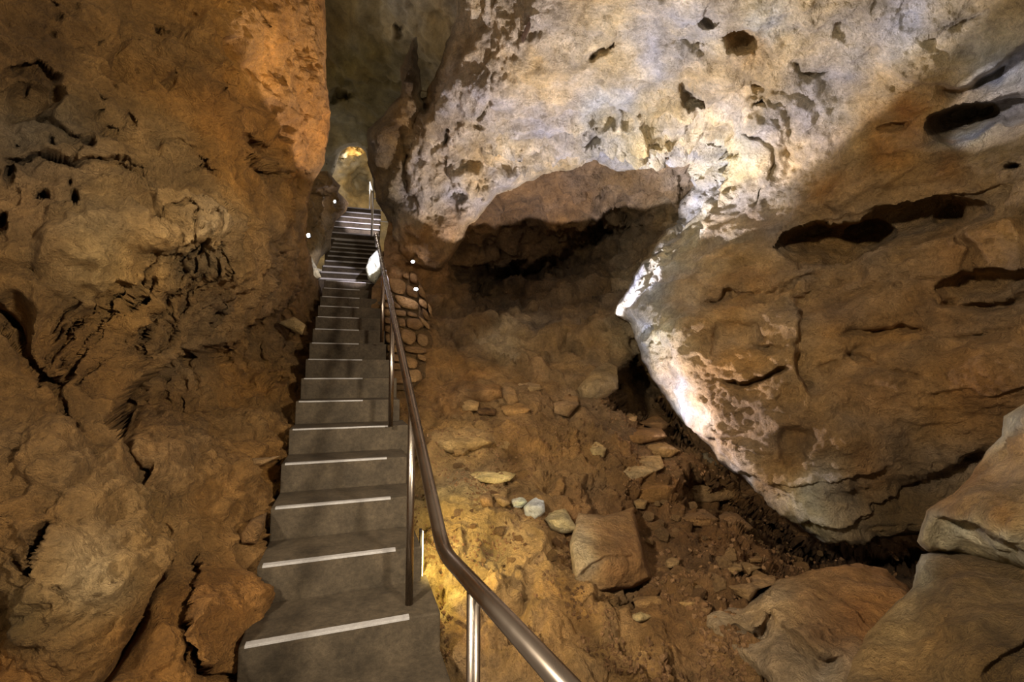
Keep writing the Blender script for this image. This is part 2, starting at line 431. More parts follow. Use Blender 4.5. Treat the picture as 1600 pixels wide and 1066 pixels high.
left_cols = [(60, 60, (120, 84, 44)), (60, 200, (132, 104, 72)), (250, 90, (150, 104, 48)), (430, 80, (200, 128, 26)), (470, 200, (190, 120, 30)), (360, 170, (168, 110, 40)), (250, 250, (170, 128, 78)),
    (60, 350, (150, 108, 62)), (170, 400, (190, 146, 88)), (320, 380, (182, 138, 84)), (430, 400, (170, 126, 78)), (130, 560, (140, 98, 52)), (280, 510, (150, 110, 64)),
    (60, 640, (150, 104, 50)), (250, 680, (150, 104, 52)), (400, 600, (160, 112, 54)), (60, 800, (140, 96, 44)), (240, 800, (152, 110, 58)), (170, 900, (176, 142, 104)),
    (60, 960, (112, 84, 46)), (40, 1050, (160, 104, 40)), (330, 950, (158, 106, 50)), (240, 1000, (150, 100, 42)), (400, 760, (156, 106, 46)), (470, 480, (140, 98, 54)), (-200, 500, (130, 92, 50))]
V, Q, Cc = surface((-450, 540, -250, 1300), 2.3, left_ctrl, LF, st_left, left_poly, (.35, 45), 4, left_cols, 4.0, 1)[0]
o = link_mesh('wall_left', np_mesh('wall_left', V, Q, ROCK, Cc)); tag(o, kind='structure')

# ---- left wall of the passage beyond
def st_pass(P, X, Y):
    return fbm(P * 1.5, 5, .55, 11) * .12 + facets(P * 2.2 + fbm(P * 3, 3, .5, 3)[..., None] * .4, 9, .8) * .07 + facets(P * 6, 4, .8) * .025
V, Q, Cc = surface((440, 560, 230, 460), 1.5, [(440, 230, 6.4), (490, 270, 6.6), (530, 290, 7.6), (480, 400, 6.2), (520, 350, 7.8), (500, 440, 6.9), (545, 330, 9.6), (440, 440, 6.0)],
    [('p', 505, 300, 16, 8, 20, .3), ('p', 500, 345, 8, 12, 0, .2), ('l', [(495, 275), (533, 292)], -.25, 20)], st_pass,
    [(445, 260), (495, 268), (512, 268), (533, 290), (528, 300), (545, 318), (540, 330), (524, 345), (517, 372), (516, 388), (500, 402), (492, 425), (480, 445), (445, 450)], (.4, 14), 2,
    [(490, 300, (150, 112, 66)), (510, 330, (160, 120, 72)), (500, 390, (170, 146, 120))], 1.5, 3)[0]
o = link_mesh('wall_passage', np_mesh('wall_passage', V, Q, ROCK, Cc)); tag(o, kind='structure')

# ---- roof of the passage, high and greenish grey, with an arch to the next chamber
V, Q, Cc = surface((430, 780, -250, 330), 3.0, [(430, -250, 5.2), (780, -250, 4.8), (500, 0, 6.6), (620, 0, 5.8), (720, 0, 5.4), (520, 150, 7.8), (600, 150, 7.6), (700, 150, 7.2), (450, 240, 9.2), (545, 225, 9.4), (620, 250, 9.2), (540, 300, 9.8), (700, 300, 9.2)],
    [('l', [(515, 155), (540, 160), (560, 150)][::-1], .3, 30), ('p', 535, 158, 20, 7, -5, .25), ('c', [(625, 40), (622, 60)], 5, .1), ('p', 620, 40, 10, 5, 30, .15)], st_pass,
    [(435, -255), (775, -255), (775, 325), (640, 325), (585, 300), (578, 262), (572, 236), (560, 228), (545, 229), (532, 238), (524, 254), (518, 275), (505, 270), (495, 280), (435, 325)], (.5, 16), 2,
    [(520, 60, (96, 76, 40)), (560, 120, (110, 96, 58)), (640, 20, (176, 162, 150)), (690, 10, (190, 172, 158)), (550, 200, (124, 112, 84)), (590, 200, (104, 92, 60)), (530, 240, (120, 104, 74))], 2, 5)[0]
o = link_mesh('wall_arch', np_mesh('wall_arch', V, Q, SOFT, Cc)); tag(o, kind='structure')

# ---- far chamber seen through the arch
V, Q, Cc = surface((470, 700, 180, 420), 2.0, [(470, 180, 12.5), (700, 180, 12.5), (545, 235, 12.2), (580, 240, 13.2), (560, 290, 13.6), (540, 310, 13.2), (700, 420, 13), (470, 420, 12)],
    [('l', [(536, 262), (548, 245), (575, 238)][::-1], -.7, 40, 4), ('p', 560, 285, 16, 24, 0, .35)], st_pass, None, (0, 1), 0,
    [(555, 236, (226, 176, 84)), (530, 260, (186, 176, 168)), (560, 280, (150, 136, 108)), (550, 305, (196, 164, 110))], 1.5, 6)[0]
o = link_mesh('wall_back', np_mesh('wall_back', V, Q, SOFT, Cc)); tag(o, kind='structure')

# ---- alcove (back wall and roof) flowing down into the rubble floor
alc_ctrl = [(560, 150, 6.0), (620, 300, 6.2), (700, 260, 6.0), (760, 300, 5.9), (900, 270, 5.6), (1050, 270, 5.4), (1200, 250, 5.6), (700, 400, 6.2), (760, 370, 6.5), (900, 330, 6.2), (1000, 310, 5.9), (1040, 300, 5.7), (930, 372, 7.2), (860, 385, 7.3),
    (740, 440, 7.0), (800, 425, 7.3), (1000, 370, 6.6), (1060, 330, 6.0), (1040, 400, 5.7), (980, 450, 6.0), (860, 470, 6.5), (740, 490, 6.1), (790, 525, 5.7), (900, 530, 5.6), (980, 520, 5.3), (1150, 450, 6.4), (1300, 500, 6.5),
    (620, 480, 5.6), (680, 540, 5.2), (620, 600, 4.6), (700, 600, 4.6), (850, 605, 4.7), (940, 600, 5.0), (1010, 600, 6.2), (1050, 650, 5.6), (930, 650, 4.5), (850, 680, 3.95), (750, 700, 3.6), (660, 700, 3.6), (1000, 690, 4.3), (1080, 740, 4.1),
    (650, 800, 3.0), (750, 800, 2.9), (850, 800, 3.1), (1000, 800, 3.5), (1150, 790, 4.2), (1150, 850, 3.3), (1300, 860, 4.4), (1450, 840, 4.4), (1300, 930, 2.9), (690, 900, 2.48), (760, 900, 2.5), (850, 900, 2.55), (1000, 900, 2.85), (1180, 920, 2.7),
    (500, 700, 3.9), (500, 900, 2.9), (560, 1066, 2.3), (700, 1000, 2.15), (700, 1066, 2.0), (900, 1066, 1.95), (1050, 1000, 2.3), (1100, 1066, 2.1), (1350, 1066, 2.3), (1600, 900, 3.6), (1600, 1066, 2.8), (1900, 1000, 3.0),
    (500, 1300, 1.45), (900, 1300, 1.4), (1400, 1300, 1.6), (1900, 1300, 1.8), (1900, 500, 6.0), (1900, 200, 6.0)]
alc_poly = [(640, 180), (700, 125), (1750, 125), (1750, 1310), (525, 1310), (525, 1000), (540, 700), (575, 600), (582, 450), (592, 436), (600, 425), (600, 380), (610, 340)]
def st_alc(P, X, Y):
    fl = sstep(540, 640, Y)                     # 0 = rock, 1 = earth and rubble
    rock = fbm(P * 1.5, 4, .55, 21) * .10 + facets(P * np.array([2.2, 2.2, 4]) + fbm(P * 2.5, 3, .5, 2)[..., None] * .5, 12, .8) * .15 + facets(P * 6, 14, .8) * .045 + fbm(P * 11, 4, .65, 15) * .015
    rub = sstep(0, .35, fbm(P * 1.1, 3, .5, 31) + .02 + .5 * sstep(900, 1010, X) * sstep(700, 800, Y))
    earth = fbm(P * 1.6, 5, .6, 22) * .09 + facets(P * 3.2 + fbm(P * 3, 3)[..., None] * .5, 25, .9, .15) * .05 + fbm(P * 9, 4, .65, 23) * .022 + rub * (facets(P * 6.5 + fbm(P * 6, 3)[..., None] * .3, 15, 1.0, .25, .12) * .07 + facets(P * 14, 16, 1.0, .25, .12) * .035)
    return rock * (1 - fl) + earth * fl
AF = [('c', [(760, 440), (830, 425), (890, 405), (950, 372)], 16, .5), ('c', [(930, 370), (985, 350)], 9, .3),
    ('p', 925, 372, 40, 18, -18, .8), ('p', 800, 425, 95, 18, -10, .6), ('l', [(735, 440), (800, 420), (860, 400), (950, 365)][::-1], -.3, 40),
    ('l', [(745, 360), (820, 345), (870, 352)], .12, 25), ('l', [(870, 330), (950, 315), (1010, 320)], .12, 25), ('l', [(950, 300), (990, 325), (1040, 330)], .12, 20),
    ('c', [(940, 290), (935, 320)], 4, .15), ('p', 1070, 300, 14, 10, -30, .2),
    # hole behind the slab
    ('g', [(962, 572), (985, 565), (1010, 575), (1050, 640), (1090, 700), (1060, 690), (1000, 655), (965, 640)], .9, 10),
    # hollow below the slab
    ('g', [(1060, 735), (1110, 745), (1180, 790), (1260, 850), (1330, 870), (1450, 860), (1450, 900), (1330, 900), (1240, 885), (1180, 850), (1120, 815), (1075, 790)], .7, 22),
    ('c', [(905, 600), (935, 640), (1000, 655)], 5, .1), ('p', 930, 620, 26, 22, -30, -.15),
    ('l', [(670, 705), (710, 712), (760, 700), (800, 690)], .13, 26), ('l', [(710, 640), (770, 635), (800, 640)], .08, 20),
    ('p', 720, 690, 40, 16, -8, -.07), ('p', 690, 645, 40, 25, 10, -.08), ('p', 745, 610, 60, 22, -3, -.08), ('c', [(850, 690), (868, 730), (860, 790)], 8, .06),
    ('l', [(890, 955), (960, 945), (1020, 925)], .08, 20), ('c', [(1000, 620), (1010, 600)], 4, .05),
    ('p', 790, 870, 70, 60, 40, .10), ('l', [(700, 990), (780, 940), (850, 860), (870, 810)][::-1], -.04, 60), ('p', 1000, 1040, 90, 40, 0, -.08), ('p', 880, 1030, 60, 30, -20, .06)]
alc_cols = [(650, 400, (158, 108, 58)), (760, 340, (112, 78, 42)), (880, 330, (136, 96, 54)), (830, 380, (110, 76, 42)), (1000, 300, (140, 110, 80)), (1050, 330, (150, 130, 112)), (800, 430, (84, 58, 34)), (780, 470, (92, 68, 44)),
    (930, 430, (92, 70, 48)), (1000, 430, (140, 122, 104)), (730, 520, (120, 86, 48)), (790, 525, (176, 150, 124)), (900, 550, (150, 114, 74)), (980, 540, (160, 136, 112)), (640, 560, (150, 104, 54)),  # pale point on the alcove floor holds the glow there in the colour
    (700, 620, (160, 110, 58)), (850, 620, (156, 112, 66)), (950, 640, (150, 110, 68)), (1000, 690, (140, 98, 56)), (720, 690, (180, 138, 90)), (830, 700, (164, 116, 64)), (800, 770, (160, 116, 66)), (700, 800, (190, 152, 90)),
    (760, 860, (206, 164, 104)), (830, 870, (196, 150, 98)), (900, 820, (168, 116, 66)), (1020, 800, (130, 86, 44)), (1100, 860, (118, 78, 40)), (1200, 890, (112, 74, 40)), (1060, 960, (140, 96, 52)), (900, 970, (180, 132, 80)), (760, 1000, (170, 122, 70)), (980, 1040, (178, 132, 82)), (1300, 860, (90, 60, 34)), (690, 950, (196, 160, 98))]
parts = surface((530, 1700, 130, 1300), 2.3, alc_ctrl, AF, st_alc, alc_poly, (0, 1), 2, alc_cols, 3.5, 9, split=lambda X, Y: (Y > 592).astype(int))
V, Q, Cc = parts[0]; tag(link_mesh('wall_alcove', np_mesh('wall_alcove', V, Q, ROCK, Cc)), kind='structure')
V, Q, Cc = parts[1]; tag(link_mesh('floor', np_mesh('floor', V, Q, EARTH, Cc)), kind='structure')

FLOORP = STASH['P']; FAX, FAY = STASH['ax']
# ---- vaulted ceiling and the great hanging slab on the right (one body of rock)
main_ctrl = [(712, -250, 3.3), (900, -250, 2.6), (1200, -250, 2.3), (1500, -250, 2.1), (2000, -250, 1.7), (700, 0, 4.2), (660, 170, 4.9), (640, 100, 5.0), (600, 250, 5.6), (610, 345, 5.8), (690, 375, 5.6), (760, 310, 5.4), (850, 268, 5.2), (1000, 258, 5.05), (1080, 262, 5.1),
    (750, 150, 4.4), (800, 230, 4.9), (900, 0, 3.3), (900, 150, 4.2), (1100, 0, 3.0), (1100, 130, 3.8), (1030, 200, 4.5), (1300, 0, 2.9), (1300, 150, 3.5), (1500, 0, 2.7), (1600, 0, 2.5), (1145, 245, 4.5), (1110, 320, 4.75), (1060, 340, 5.3), (1050, 400, 4.9), (1000, 460, 4.75),
    (1240, 290, 4.0), (1190, 400, 4.15), (1400, 300, 3.4), (1600, 300, 2.8), (1400, 500, 3.25), (1600, 550, 2.7), (1080, 480, 4.15), (1100, 560, 3.9), (1250, 500, 3.55), (1000, 520, 4.5), (1040, 560, 4.15), (1060, 620, 4.1), (1150, 700, 3.75), (1150, 620, 3.7), (1250, 650, 3.4), (1210, 750, 3.5), (1250, 780, 3.4), (1330, 830, 3.4), (1450, 790, 3.2), (1600, 800, 3.0),
    (2000, 300, 1.9), (2000, 900, 2.1), (1700, 950, 2.9)]
main_poly = [(712, -260), (714, 5), (706, 50), (690, 85), (676, 120), (664, 168), (656, 150), (650, 60), (643, 62), (632, 95), (622, 150), (600, 182), (578, 202), (572, 245), (583, 292), (596, 325), (606, 350), (605, 372), (640, 420), (690, 420), (720, 378), (745, 345), (775, 305), (820, 285), (870, 268), (930, 258), (975, 268), (1030, 262), (1075, 262),
    (1082, 290), (1060, 330), (1030, 372), (1000, 415), (975, 455), (966, 488), (980, 500), (1000, 545), (1045, 628), (1108, 702), (1190, 778), (1262, 835), (1320, 848), (1440, 838), (1470, 880), (1560, 960), (2000, 980), (2000, -260)]
def st_main(P, X, Y):
    s1 = sstep(-60, 60, (X - 1240) * .66 + (Y - 290) * .75)           # 0 ceiling, 1 slab
    ceil_ = fbm(P * 1.4, 5, .55, 41) * .10 + facets(P * 1.9 + fbm(P * 2, 3)[..., None] * .6, 31, .8) * .055 + facets(P * 5.5 + fbm(P * 4, 3)[..., None] * .5, 32, .9) * .020
    lip = np.exp(-((Y - (250 + (900 - X) * .18 * (X < 900))) / 60) ** 2) * sstep(640, 760, X) * (1 - sstep(1120, 1170, X))
    ceil_ = ceil_ + lip * facets(P * np.array([5, 5, 8.]) + fbm(P * 6, 3)[..., None] * .4, 33, 1.1, .2) * .13
    # slab: bedding planes rising to the right
    bed = P[..., 2] - .16 * P[..., 0] + fbm(P * 1.2, 4, .5, 43) * .20
    saw = (bed * 3.3) % 1.0
    strata = (sstep(0, .08, saw) * (1 - saw)) * .08 * sstep(-.3, .3, fbm(P * 1.0, 2, .5, 47))
    slab = fbm(P * np.array([1.3, 1.3, 2.0]), 5, .55, 44) * .09 + strata + facets(P * np.array([2.0, 2.0, 4.5]) + fbm(P * 2, 3)[..., None] * .5, 34, .8) * .038 + facets(P * np.array([6, 6, 11.]) + fbm(P * 3, 3)[..., None] * .6, 35, .8) * .012 + fbm(P * 12, 4, .6, 45) * .008
    return ceil_ * (1 - s1) + slab * s1 + fbm(P * 15, 4, .65, 46) * .013
MF = [
    # ceiling
    ('p', 1077, 162, 23, 15, 5, .30, 3), ('p', 1030, 196, 34, 27, 20, .20), ('p', 945, 185, 28, 26, -30, .18), ('p', 925, 210, 16, 18, 0, .14), ('p', 985, 195, 12, 20, 0, .12),
    ('c', [(685, 235), (700, 205), (735, 192), (762, 198)], 3, .06), ('c', [(745, 190), (768, 160), (765, 120)], 3, .04), ('l', [(735, 192), (690, 225), (660, 245)], .05, 30),
    ('l', [(880, 105), (940, 85), (960, 60), (975, 20)], .07, 40), ('c', [(925, 90), (955, 68)], 5, .1), ('p', 1160, 60, 32, 26, 15, .16), ('p', 1105, 30, 18, 12, -20, .12), ('p', 1185, 130, 12, 10, 0, .10), ('p', 1188, 155, 9, 4, -20, .12),
    ('l', [(1185, 75), (1230, 50), (1250, 35)], .06, 25), ('l', [(1245, 115), (1290, 110), (1330, 95), (1370, 60)], .07, 30), ('c', [(1240, 100), (1260, 115), (1300, 118)], 3, .05),
    ('l', [(1300, 60), (1310, 35), (1340, 0)], .06, 30), ('l', [(1440, 60), (1500, 25), (1540, 10)], .06, 30), ('p', 1120, 110, 60, 40, -30, -.10), ('p', 1060, 100, 40, 28, 20, -.08), ('p', 1190, 200, 45, 55, 10, -.12), ('c', [(1120, 185), (1170, 180), (1200, 140)], 4, .06),
    ('p', 1175, 235, 50, 60, 0, -.10), ('p', 1215, 185, 60, 50, 0, -.10), ('c', [(1160, 210), (1195, 235), (1200, 285), (1180, 320)], 5, .07), ('p', 820, 50, 60, 40, 0, -.08), ('p', 760, 110, 60, 70, 0, -.08),
    ('p', 725, 285, 50, 24, 20, -.08), ('l', [(790, 210), (850, 205), (900, 225)][::-1], -.06, 20), ('p', 1120, 232, 26, 12, 30, .12),
    # the pillar between passage and vault
    ('l', [(664, 170), (640, 200), (632, 260), (640, 330)], .25, 26), ('p', 612, 300, 14, 50, 5, -.12), ('c', [(690, 85), (672, 130), (664, 165)], 6, .15), ('p', 635, 248, 6, 5, 0, .12), ('p', 668, 385, 20, 24, 0, -.12), ('c', [(632, 352), (645, 385), (640, 418)], 4, .12),
    # ridge of the scoop and the raking edge of the slab
    ('c', [(1062, 330), (1030, 380), (990, 440)], 22, .22),
    ('l', [(1148, 250), (1125, 315), (1070, 372), (1010, 440), (975, 488)], .34, 45, 16),
    ('l', [(975, 490), (1015, 500), (1040, 545), (1062, 606), (1100, 655), (1165, 728), (1230, 790), (1300, 838)], .26, 200, 15),
    ('p', 1068, 520, 14, 30, 15, -.07), ('p', 1050, 480, 26, 14, -30, -.07),
    # block with cracks
    ('l', [(1268, 625), (1246, 580), (1242, 530), (1250, 493), (1222, 468)], .20, 190, 4), ('l', [(1222, 470), (1134, 478), (1085, 492)], .12, 30, 3),
    ('g', [(1106, 510), (1140, 501), (1182, 501), (1195, 528), (1150, 540), (1108, 553)], .10, 7),
    ('c', [(1085, 562), (1104, 555), (1169, 534), (1229, 538)], 3.5, .10), ('c', [(1069, 605), (1125, 598), (1175, 597), (1216, 575), (1235, 570)], 4, .16), ('c', [(1112, 661), (1125, 672), (1175, 674)], 3, .08),
    ('c', [(1089, 482), (1156, 456), (1216, 441)], 4, .12), ('l', [(1216, 441), (1156, 456), (1089, 482)], .07, 25),
    ('g', [(1214, 682), (1228, 668), (1262, 672), (1276, 690), (1270, 716), (1240, 726), (1220, 735)], .09, 12), ('p', 1235, 620, 22, 30, 0, .10), ('p', 1262, 655, 14, 18, 0, .05),
    ('c', [(1215, 450), (1265, 430), (1290, 425)], 4, .1), ('c', [(1250, 551), (1330, 520), (1400, 516), (1450, 524)], 4, .12), ('c', [(1263, 577), (1320, 566), (1345, 545)], 3.5, .1), ('c', [(1315, 600), (1350, 590), (1440, 585)], 3.5, .09), ('g', [(1322, 552), (1350, 556), (1375, 578), (1340, 570)], .08, 4),
    ('c', [(1390, 455), (1440, 440), (1480, 440)], 3, .08), ('l', [(1310, 470), (1380, 440), (1440, 430)], .05, 20),
    # great hollows
    ('p', 1305, 378, 96, 36, -6, .8, 3), ('p', 1420, 350, 100, 38, -12, .45, 3), ('p', 1505, 333, 48, 20, -14, .38), ('l', [(1215, 368), (1290, 338), (1400, 318), (1500, 308), (1600, 278)], .10, 40),
    ('l', [(1500, 370), (1530, 348), (1600, 335)], -.14, 60), ('l', [(1495, 365), (1500, 385), (1520, 395)], -.1, 50),
    ('p', 1545, 445, 85, 24, -8, .26, 3), ('c', [(1470, 470), (1540, 480), (1620, 465)], 7, .14), ('l', [(1450, 530), (1520, 520), (1600, 515)], .08, 30), ('p', 1400, 198, 28, 9, -12, .12),
    ('p', 1505, 190, 62, 30, -12, .55, 3), ('p', 1580, 175, 50, 24, -14, .3), ('p', 1590, 257, 14, 7, -10, .15),
    ('l', [(1460, 130), (1500, 140), (1560, 110), (1620, 60)], .22, 50, 8), ('l', [(1380, 100), (1450, 130), (1480, 130)][::-1], -.05, 40),
    # belly above the dark undercut
    ('l', [(1290, 762), (1350, 758), (1440, 745), (1500, 720), (1560, 680)], .22, 70, 10),
    ('p', 1480, 610, 150, 70, -10, -.10), ('p', 1340, 700, 90, 60, 0, -.08), ('l', [(1450, 615), (1510, 605), (1530, 610)], .05, 20), ('p', 1370, 250, 120, 50, -30, -.08)]
main_cols = [(640, 30, (190, 176, 164)), (600, 250, (104, 78, 44)), (612, 320, (120, 96, 56)), (630, 140, (80, 58, 34)), (640, 90, (84, 62, 36)), (615, 200, (80, 58, 34)), (655, 200, (120, 92, 60)), (590, 290, (84, 62, 36)), (690, 60, (120, 96, 66)), (690, 150, (214, 190, 174)), (730, 30, (222, 200, 184)), (680, 230, (206, 184, 168)), (665, 300, (196, 172, 152)), (720, 200, (206, 184, 170)), (650, 250, (190, 160, 132)), (625, 230, (110, 84, 50)), (640, 320, (170, 140, 108)), (760, 80, (220, 192, 170)), (820, 40, (226, 190, 146)), (880, 150, (204, 180, 162)), (700, 300, (196, 174, 158)), (660, 370, (150, 106, 60)), (695, 395, (150, 106, 60)), (640, 405, (150, 106, 60)), (800, 240, (212, 190, 172)),  # ceiling points set paler than the slab: cool lamp light in the colour
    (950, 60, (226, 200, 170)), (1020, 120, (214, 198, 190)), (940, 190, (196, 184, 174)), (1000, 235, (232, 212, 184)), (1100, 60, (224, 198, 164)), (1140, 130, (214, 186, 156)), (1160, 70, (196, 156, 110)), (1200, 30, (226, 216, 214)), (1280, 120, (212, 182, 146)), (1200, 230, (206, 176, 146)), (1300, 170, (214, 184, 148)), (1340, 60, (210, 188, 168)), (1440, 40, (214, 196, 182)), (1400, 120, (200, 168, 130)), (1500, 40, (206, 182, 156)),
    (1180, 310, (180, 160, 144)), (1090, 500, (180, 132, 80)), (1120, 560, (172, 124, 74)), (1120, 610, (160, 114, 66)), (1160, 690, (160, 116, 70)), (1220, 740, (150, 108, 64)), (1250, 700, (136, 96, 56)), (1140, 430, (176, 130, 84)), (1190, 370, (170, 134, 98)), (1100, 345, (206, 198, 196)), (1040, 410, (206, 198, 196)), (1250, 400, (166, 120, 68)), (1060, 460, (190, 150, 110)), (1140, 260, (230, 212, 178)), (1080, 360, (196, 190, 194)), (1010, 450, (190, 184, 188)), (1000, 520, (214, 208, 210)), (1050, 640, (206, 200, 204)), (1175, 770, (204, 198, 206)),  # ridge and slab-edge points near white, lamp light put into the colour
    (1380, 220, (172, 116, 50)), (1440, 160, (150, 98, 46)), (1560, 110, (186, 176, 172)), (1520, 220, (180, 170, 164)), (1300, 300, (170, 118, 60)), (1500, 260, (156, 108, 58)), (1170, 440, (176, 128, 78)), (1160, 510, (190, 142, 90)), (1160, 640, (150, 108, 66)), (1320, 480, (158, 112, 64)), (1500, 400, (160, 114, 66)), (1450, 480, (156, 110, 62)), (1380, 620, (150, 104, 56)), (1550, 600, (146, 100, 54)), (1270, 790, (180, 168, 160)), (1350, 740, (130, 90, 50)), (1400, 820, (96, 72, 44))]  # pale grey points at upper right and slab foot carry lamp light as colour
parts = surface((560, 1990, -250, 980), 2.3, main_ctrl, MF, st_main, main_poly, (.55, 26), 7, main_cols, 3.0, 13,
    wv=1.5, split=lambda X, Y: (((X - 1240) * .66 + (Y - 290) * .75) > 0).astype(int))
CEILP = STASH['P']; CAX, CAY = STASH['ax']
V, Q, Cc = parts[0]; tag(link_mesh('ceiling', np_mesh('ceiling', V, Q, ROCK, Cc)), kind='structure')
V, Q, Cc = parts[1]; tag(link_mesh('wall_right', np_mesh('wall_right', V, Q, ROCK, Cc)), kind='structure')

# ================================================================== STAIRS
RUN = np.array([-.334, .943, 0]); ACR = np.array([.943, .334, 0]); UP = np.array([0, 0, 1.0])
def box_mesh(name, corners, mat, bev=.008, noise=0.0):
    """corners: 4 bottom + 4 top world points"""
    bm = bmesh.new(); vs = [bm.verts.new(Vector(c)) for c in corners]
    for f in ((0, 1, 2, 3), (7, 6, 5, 4), (0, 4, 5, 1), (1, 5, 6, 2), (2, 6, 7, 3), (3, 7, 4, 0)): bm.faces.new([vs[i] for i in f])
    bmesh.ops.recalc_face_normals(bm, faces=bm.faces)
    if bev: bmesh.ops.bevel(bm, geom=list(bm.edges), offset=bev, segments=2, affect='EDGES', profile=.6)
    me = bpy.data.meshes.new(name); bm.to_mesh(me); bm.free(); me.materials.append(mat)
    return me
def slab_pts(p, run, acr, d, wdt, h):
    p = np.array(p, float); r = run * d; a = acr * wdt; dn = -UP * h
    return [p + dn, p + a + dn, p + a + r + dn, p + r + dn, p, p + a, p + a + r, p + r]
def flight(name, label, p0, run, acr, n, rise, go, widths, strips, base_drop=.35, group=None, first_low=0):
    st = empty(name, Vector(p0), label, 'stairs', group)
    for k in range(first_low, n):
        p = np.array(p0) + run * go * k + UP * rise * k
        wl, wr = widths(k)
        q = p - acr * wl
        s = child('step', box_mesh('step', slab_pts(q, run, acr, go + .05, wl + wr, rise + base_drop), CONC, .007), st)
        if strips(k) > 0:
            ov = .0012 if strips(k) < .99 else .022
            t = q + UP * .0015 - run * ov + acr * .02
            sw = .030 if (k < 4 and ov < .01) else .012
            child('nosing_strip', box_mesh('nosing_strip', slab_pts(t, run, acr, sw, (wl + wr) * strips(k), .010 if ov < .01 else .026), STRIP, .001), s, st)
    return st
O1 = at(372., 1012., 1.72); GO = .319; RISE = .159
WR = {0: .735, 1: .70, 2: .70, 3: .70, 4: .745, 5: .715, 6: .72, 7: .72, 8: .675, 9: .68, 10: .69, 11: .69, 12: .70, 13: .71, 14: .72}
stair = flight('staircase', 'long steep concrete stair climbing from the foreground between rock walls', O1, RUN, ACR, 15, RISE, GO,
    lambda k: (.0, WR.get(k, .74)), lambda k: .80 if 0 <= k <= 4 else (.6 if k < 14 else .97), first_low=-2)
O2 = O1 + RUN * GO * 14 + UP * RISE * 14
# landing behind top step
child('landing', box_mesh('landing', slab_pts(O2 + RUN * (GO + .04) - UP * .002, RUN, ACR, .75, .80, .5), CONC, .005), stair)
# second flight
run2 = np.array([-.29, .957, 0]); acr2 = np.array([.957, .29, 0])
p2 = at(497., 434., 6.62)
st2 = flight('staircase', 'dim second flight of concrete steps above the bright landing', p2, run2, acr2, 9, .165, .32, lambda k: (.02 + .0 * k, .86), lambda k: 1)
p3 = at(520., 372., 9.45)
run3 = np.array([-.26, .966, 0]); acr3 = np.array([.966, .26, 0])
st3 = flight('staircase', 'topmost flight of steps lit bluish white beyond the second flight', p3, run3, acr3, 7, .205, .25, lambda k: (.15, .92), lambda k: 1)

# ================================================================== HANDRAILS
def tube(name, pts, r, mat, seg=14, fill=0.0, nf=6):
    pts = [Vector(p) for p in pts]
    if fill:
        out = [pts[0]]
        for i in range(1, len(pts) - 1):
            a, b, c = pts[i - 1], pts[i], pts[i + 1]
            p = b + (a - b).normalized() * fill; q = b + (c - b).normalized() * fill
            for k in range(nf + 1):
                t = k / nf; out.append(p.lerp(b, t).lerp(b.lerp(q, t), t))
        out.append(pts[-1]); pts = out
    bm = bmesh.new(); rings = []
    up = Vector((0, 0, 1)); 
    for i, p in enumerate(pts):
        t = (pts[min(i + 1, len(pts) - 1)] - pts[max(i - 1, 0)]).normalized()
        ref = up if abs(t.z) < .95 else Vector((1, 0, 0))
        s = t.cross(ref).normalized(); u = s.cross(t).normalized()
        rings.append([bm.verts.new(p + (s * math.cos(a) + u * math.sin(a)) * r) for a in [2 * PI * k / seg for k in range(seg)]])
    for a, b in zip(rings[:-1], rings[1:]):
        for k in range(seg): bm.faces.new((a[k], a[(k + 1) % seg], b[(k + 1) % seg], b[k])).smooth = True
    bm.faces.new(rings[0][::-1]); bm.faces.new(rings[-1])
    bmesh.ops.recalc_face_normals(bm, faces=bm.faces)
    me = bpy.data.meshes.new(name); bm.to_mesh(me); bm.free(); me.materials.append(mat); return me
A = at(644., 632., 2.03); RD = RUN * GO + UP * RISE; RD = RD / np.linalg.norm(RD) 
L3 = math.hypot(GO, RISE) / GO
bend = A - RD * .742 * L3
near = at(872., 1050., .78)
nd = (near - bend); nd[2] = 0; nd /= np.linalg.norm(nd)
rail_end = near + nd * .5
top = A + RD * 4.25
hr = empty('handrail', Vector(at(646., 945., 2.03)), 'brown steel handrail on round posts rising along the right side of the stair', 'handrail')
child('top_rail', tube('top_rail', [rail_end, bend, top, top + np.array([-.10, .35, -.05])], .0205, STEEL, 20, .07), hr)
def floor_post(parent, p, zb, r=.0165, mat=STEEL):
    child('post', tube('post', [Vector((p[0], p[1], zb)), Vector((p[0], p[1], p[2] - .012))], r, mat, 16), parent)
floor_post(hr, A, float(at(646., 946., 2.03)[2]) )
def rail_at_x(px):      # point of the sloping rail seen at picture column px
    a = (px - 800.) / F; lo, hi = 0.0, 6.0
    for _ in range(50):
        m = (lo + hi) / 2; p = A + RD * m
        dy = cP * p[1] + sP * (p[2] - EYE); xx = p[0] / dy
        if xx > a: lo = m
        else: hi = m
    return A + RD * lo
for px, k in ((613.5, 4), (599.0, 8)):
    p = rail_at_x(px)
    floor_post(hr, p, float(O1[2] + RISE * k))
pb = bend + nd * .235
floor_post(hr, pb, 0.0)
# upper, brighter rail beside the topmost flight
u0 = at(581., 369., 9.3); u1 = at(578.5, 285., 11.6)
hr2 = empty('handrail', Vector(u0), 'thin bright metal handrail beside the topmost lit flight', 'handrail')
child('top_rail', tube('top_rail', [u0, u0 + UP * .95, u1, u1 + np.array([.1, .4, .1])], .024, PALE_STEEL, 10, .05), hr2)
child('post', tube('post', [u1 - UP * 1.0, u1], .02, PALE_STEEL, 8), hr2)
for f_ in (.35, .6, .85):
    q = u0 + UP * .95 * f_
    child('cross_bar', tube('cross_bar', [q, q + acr3 * .32], .012, PALE_STEEL, 8), hr2)

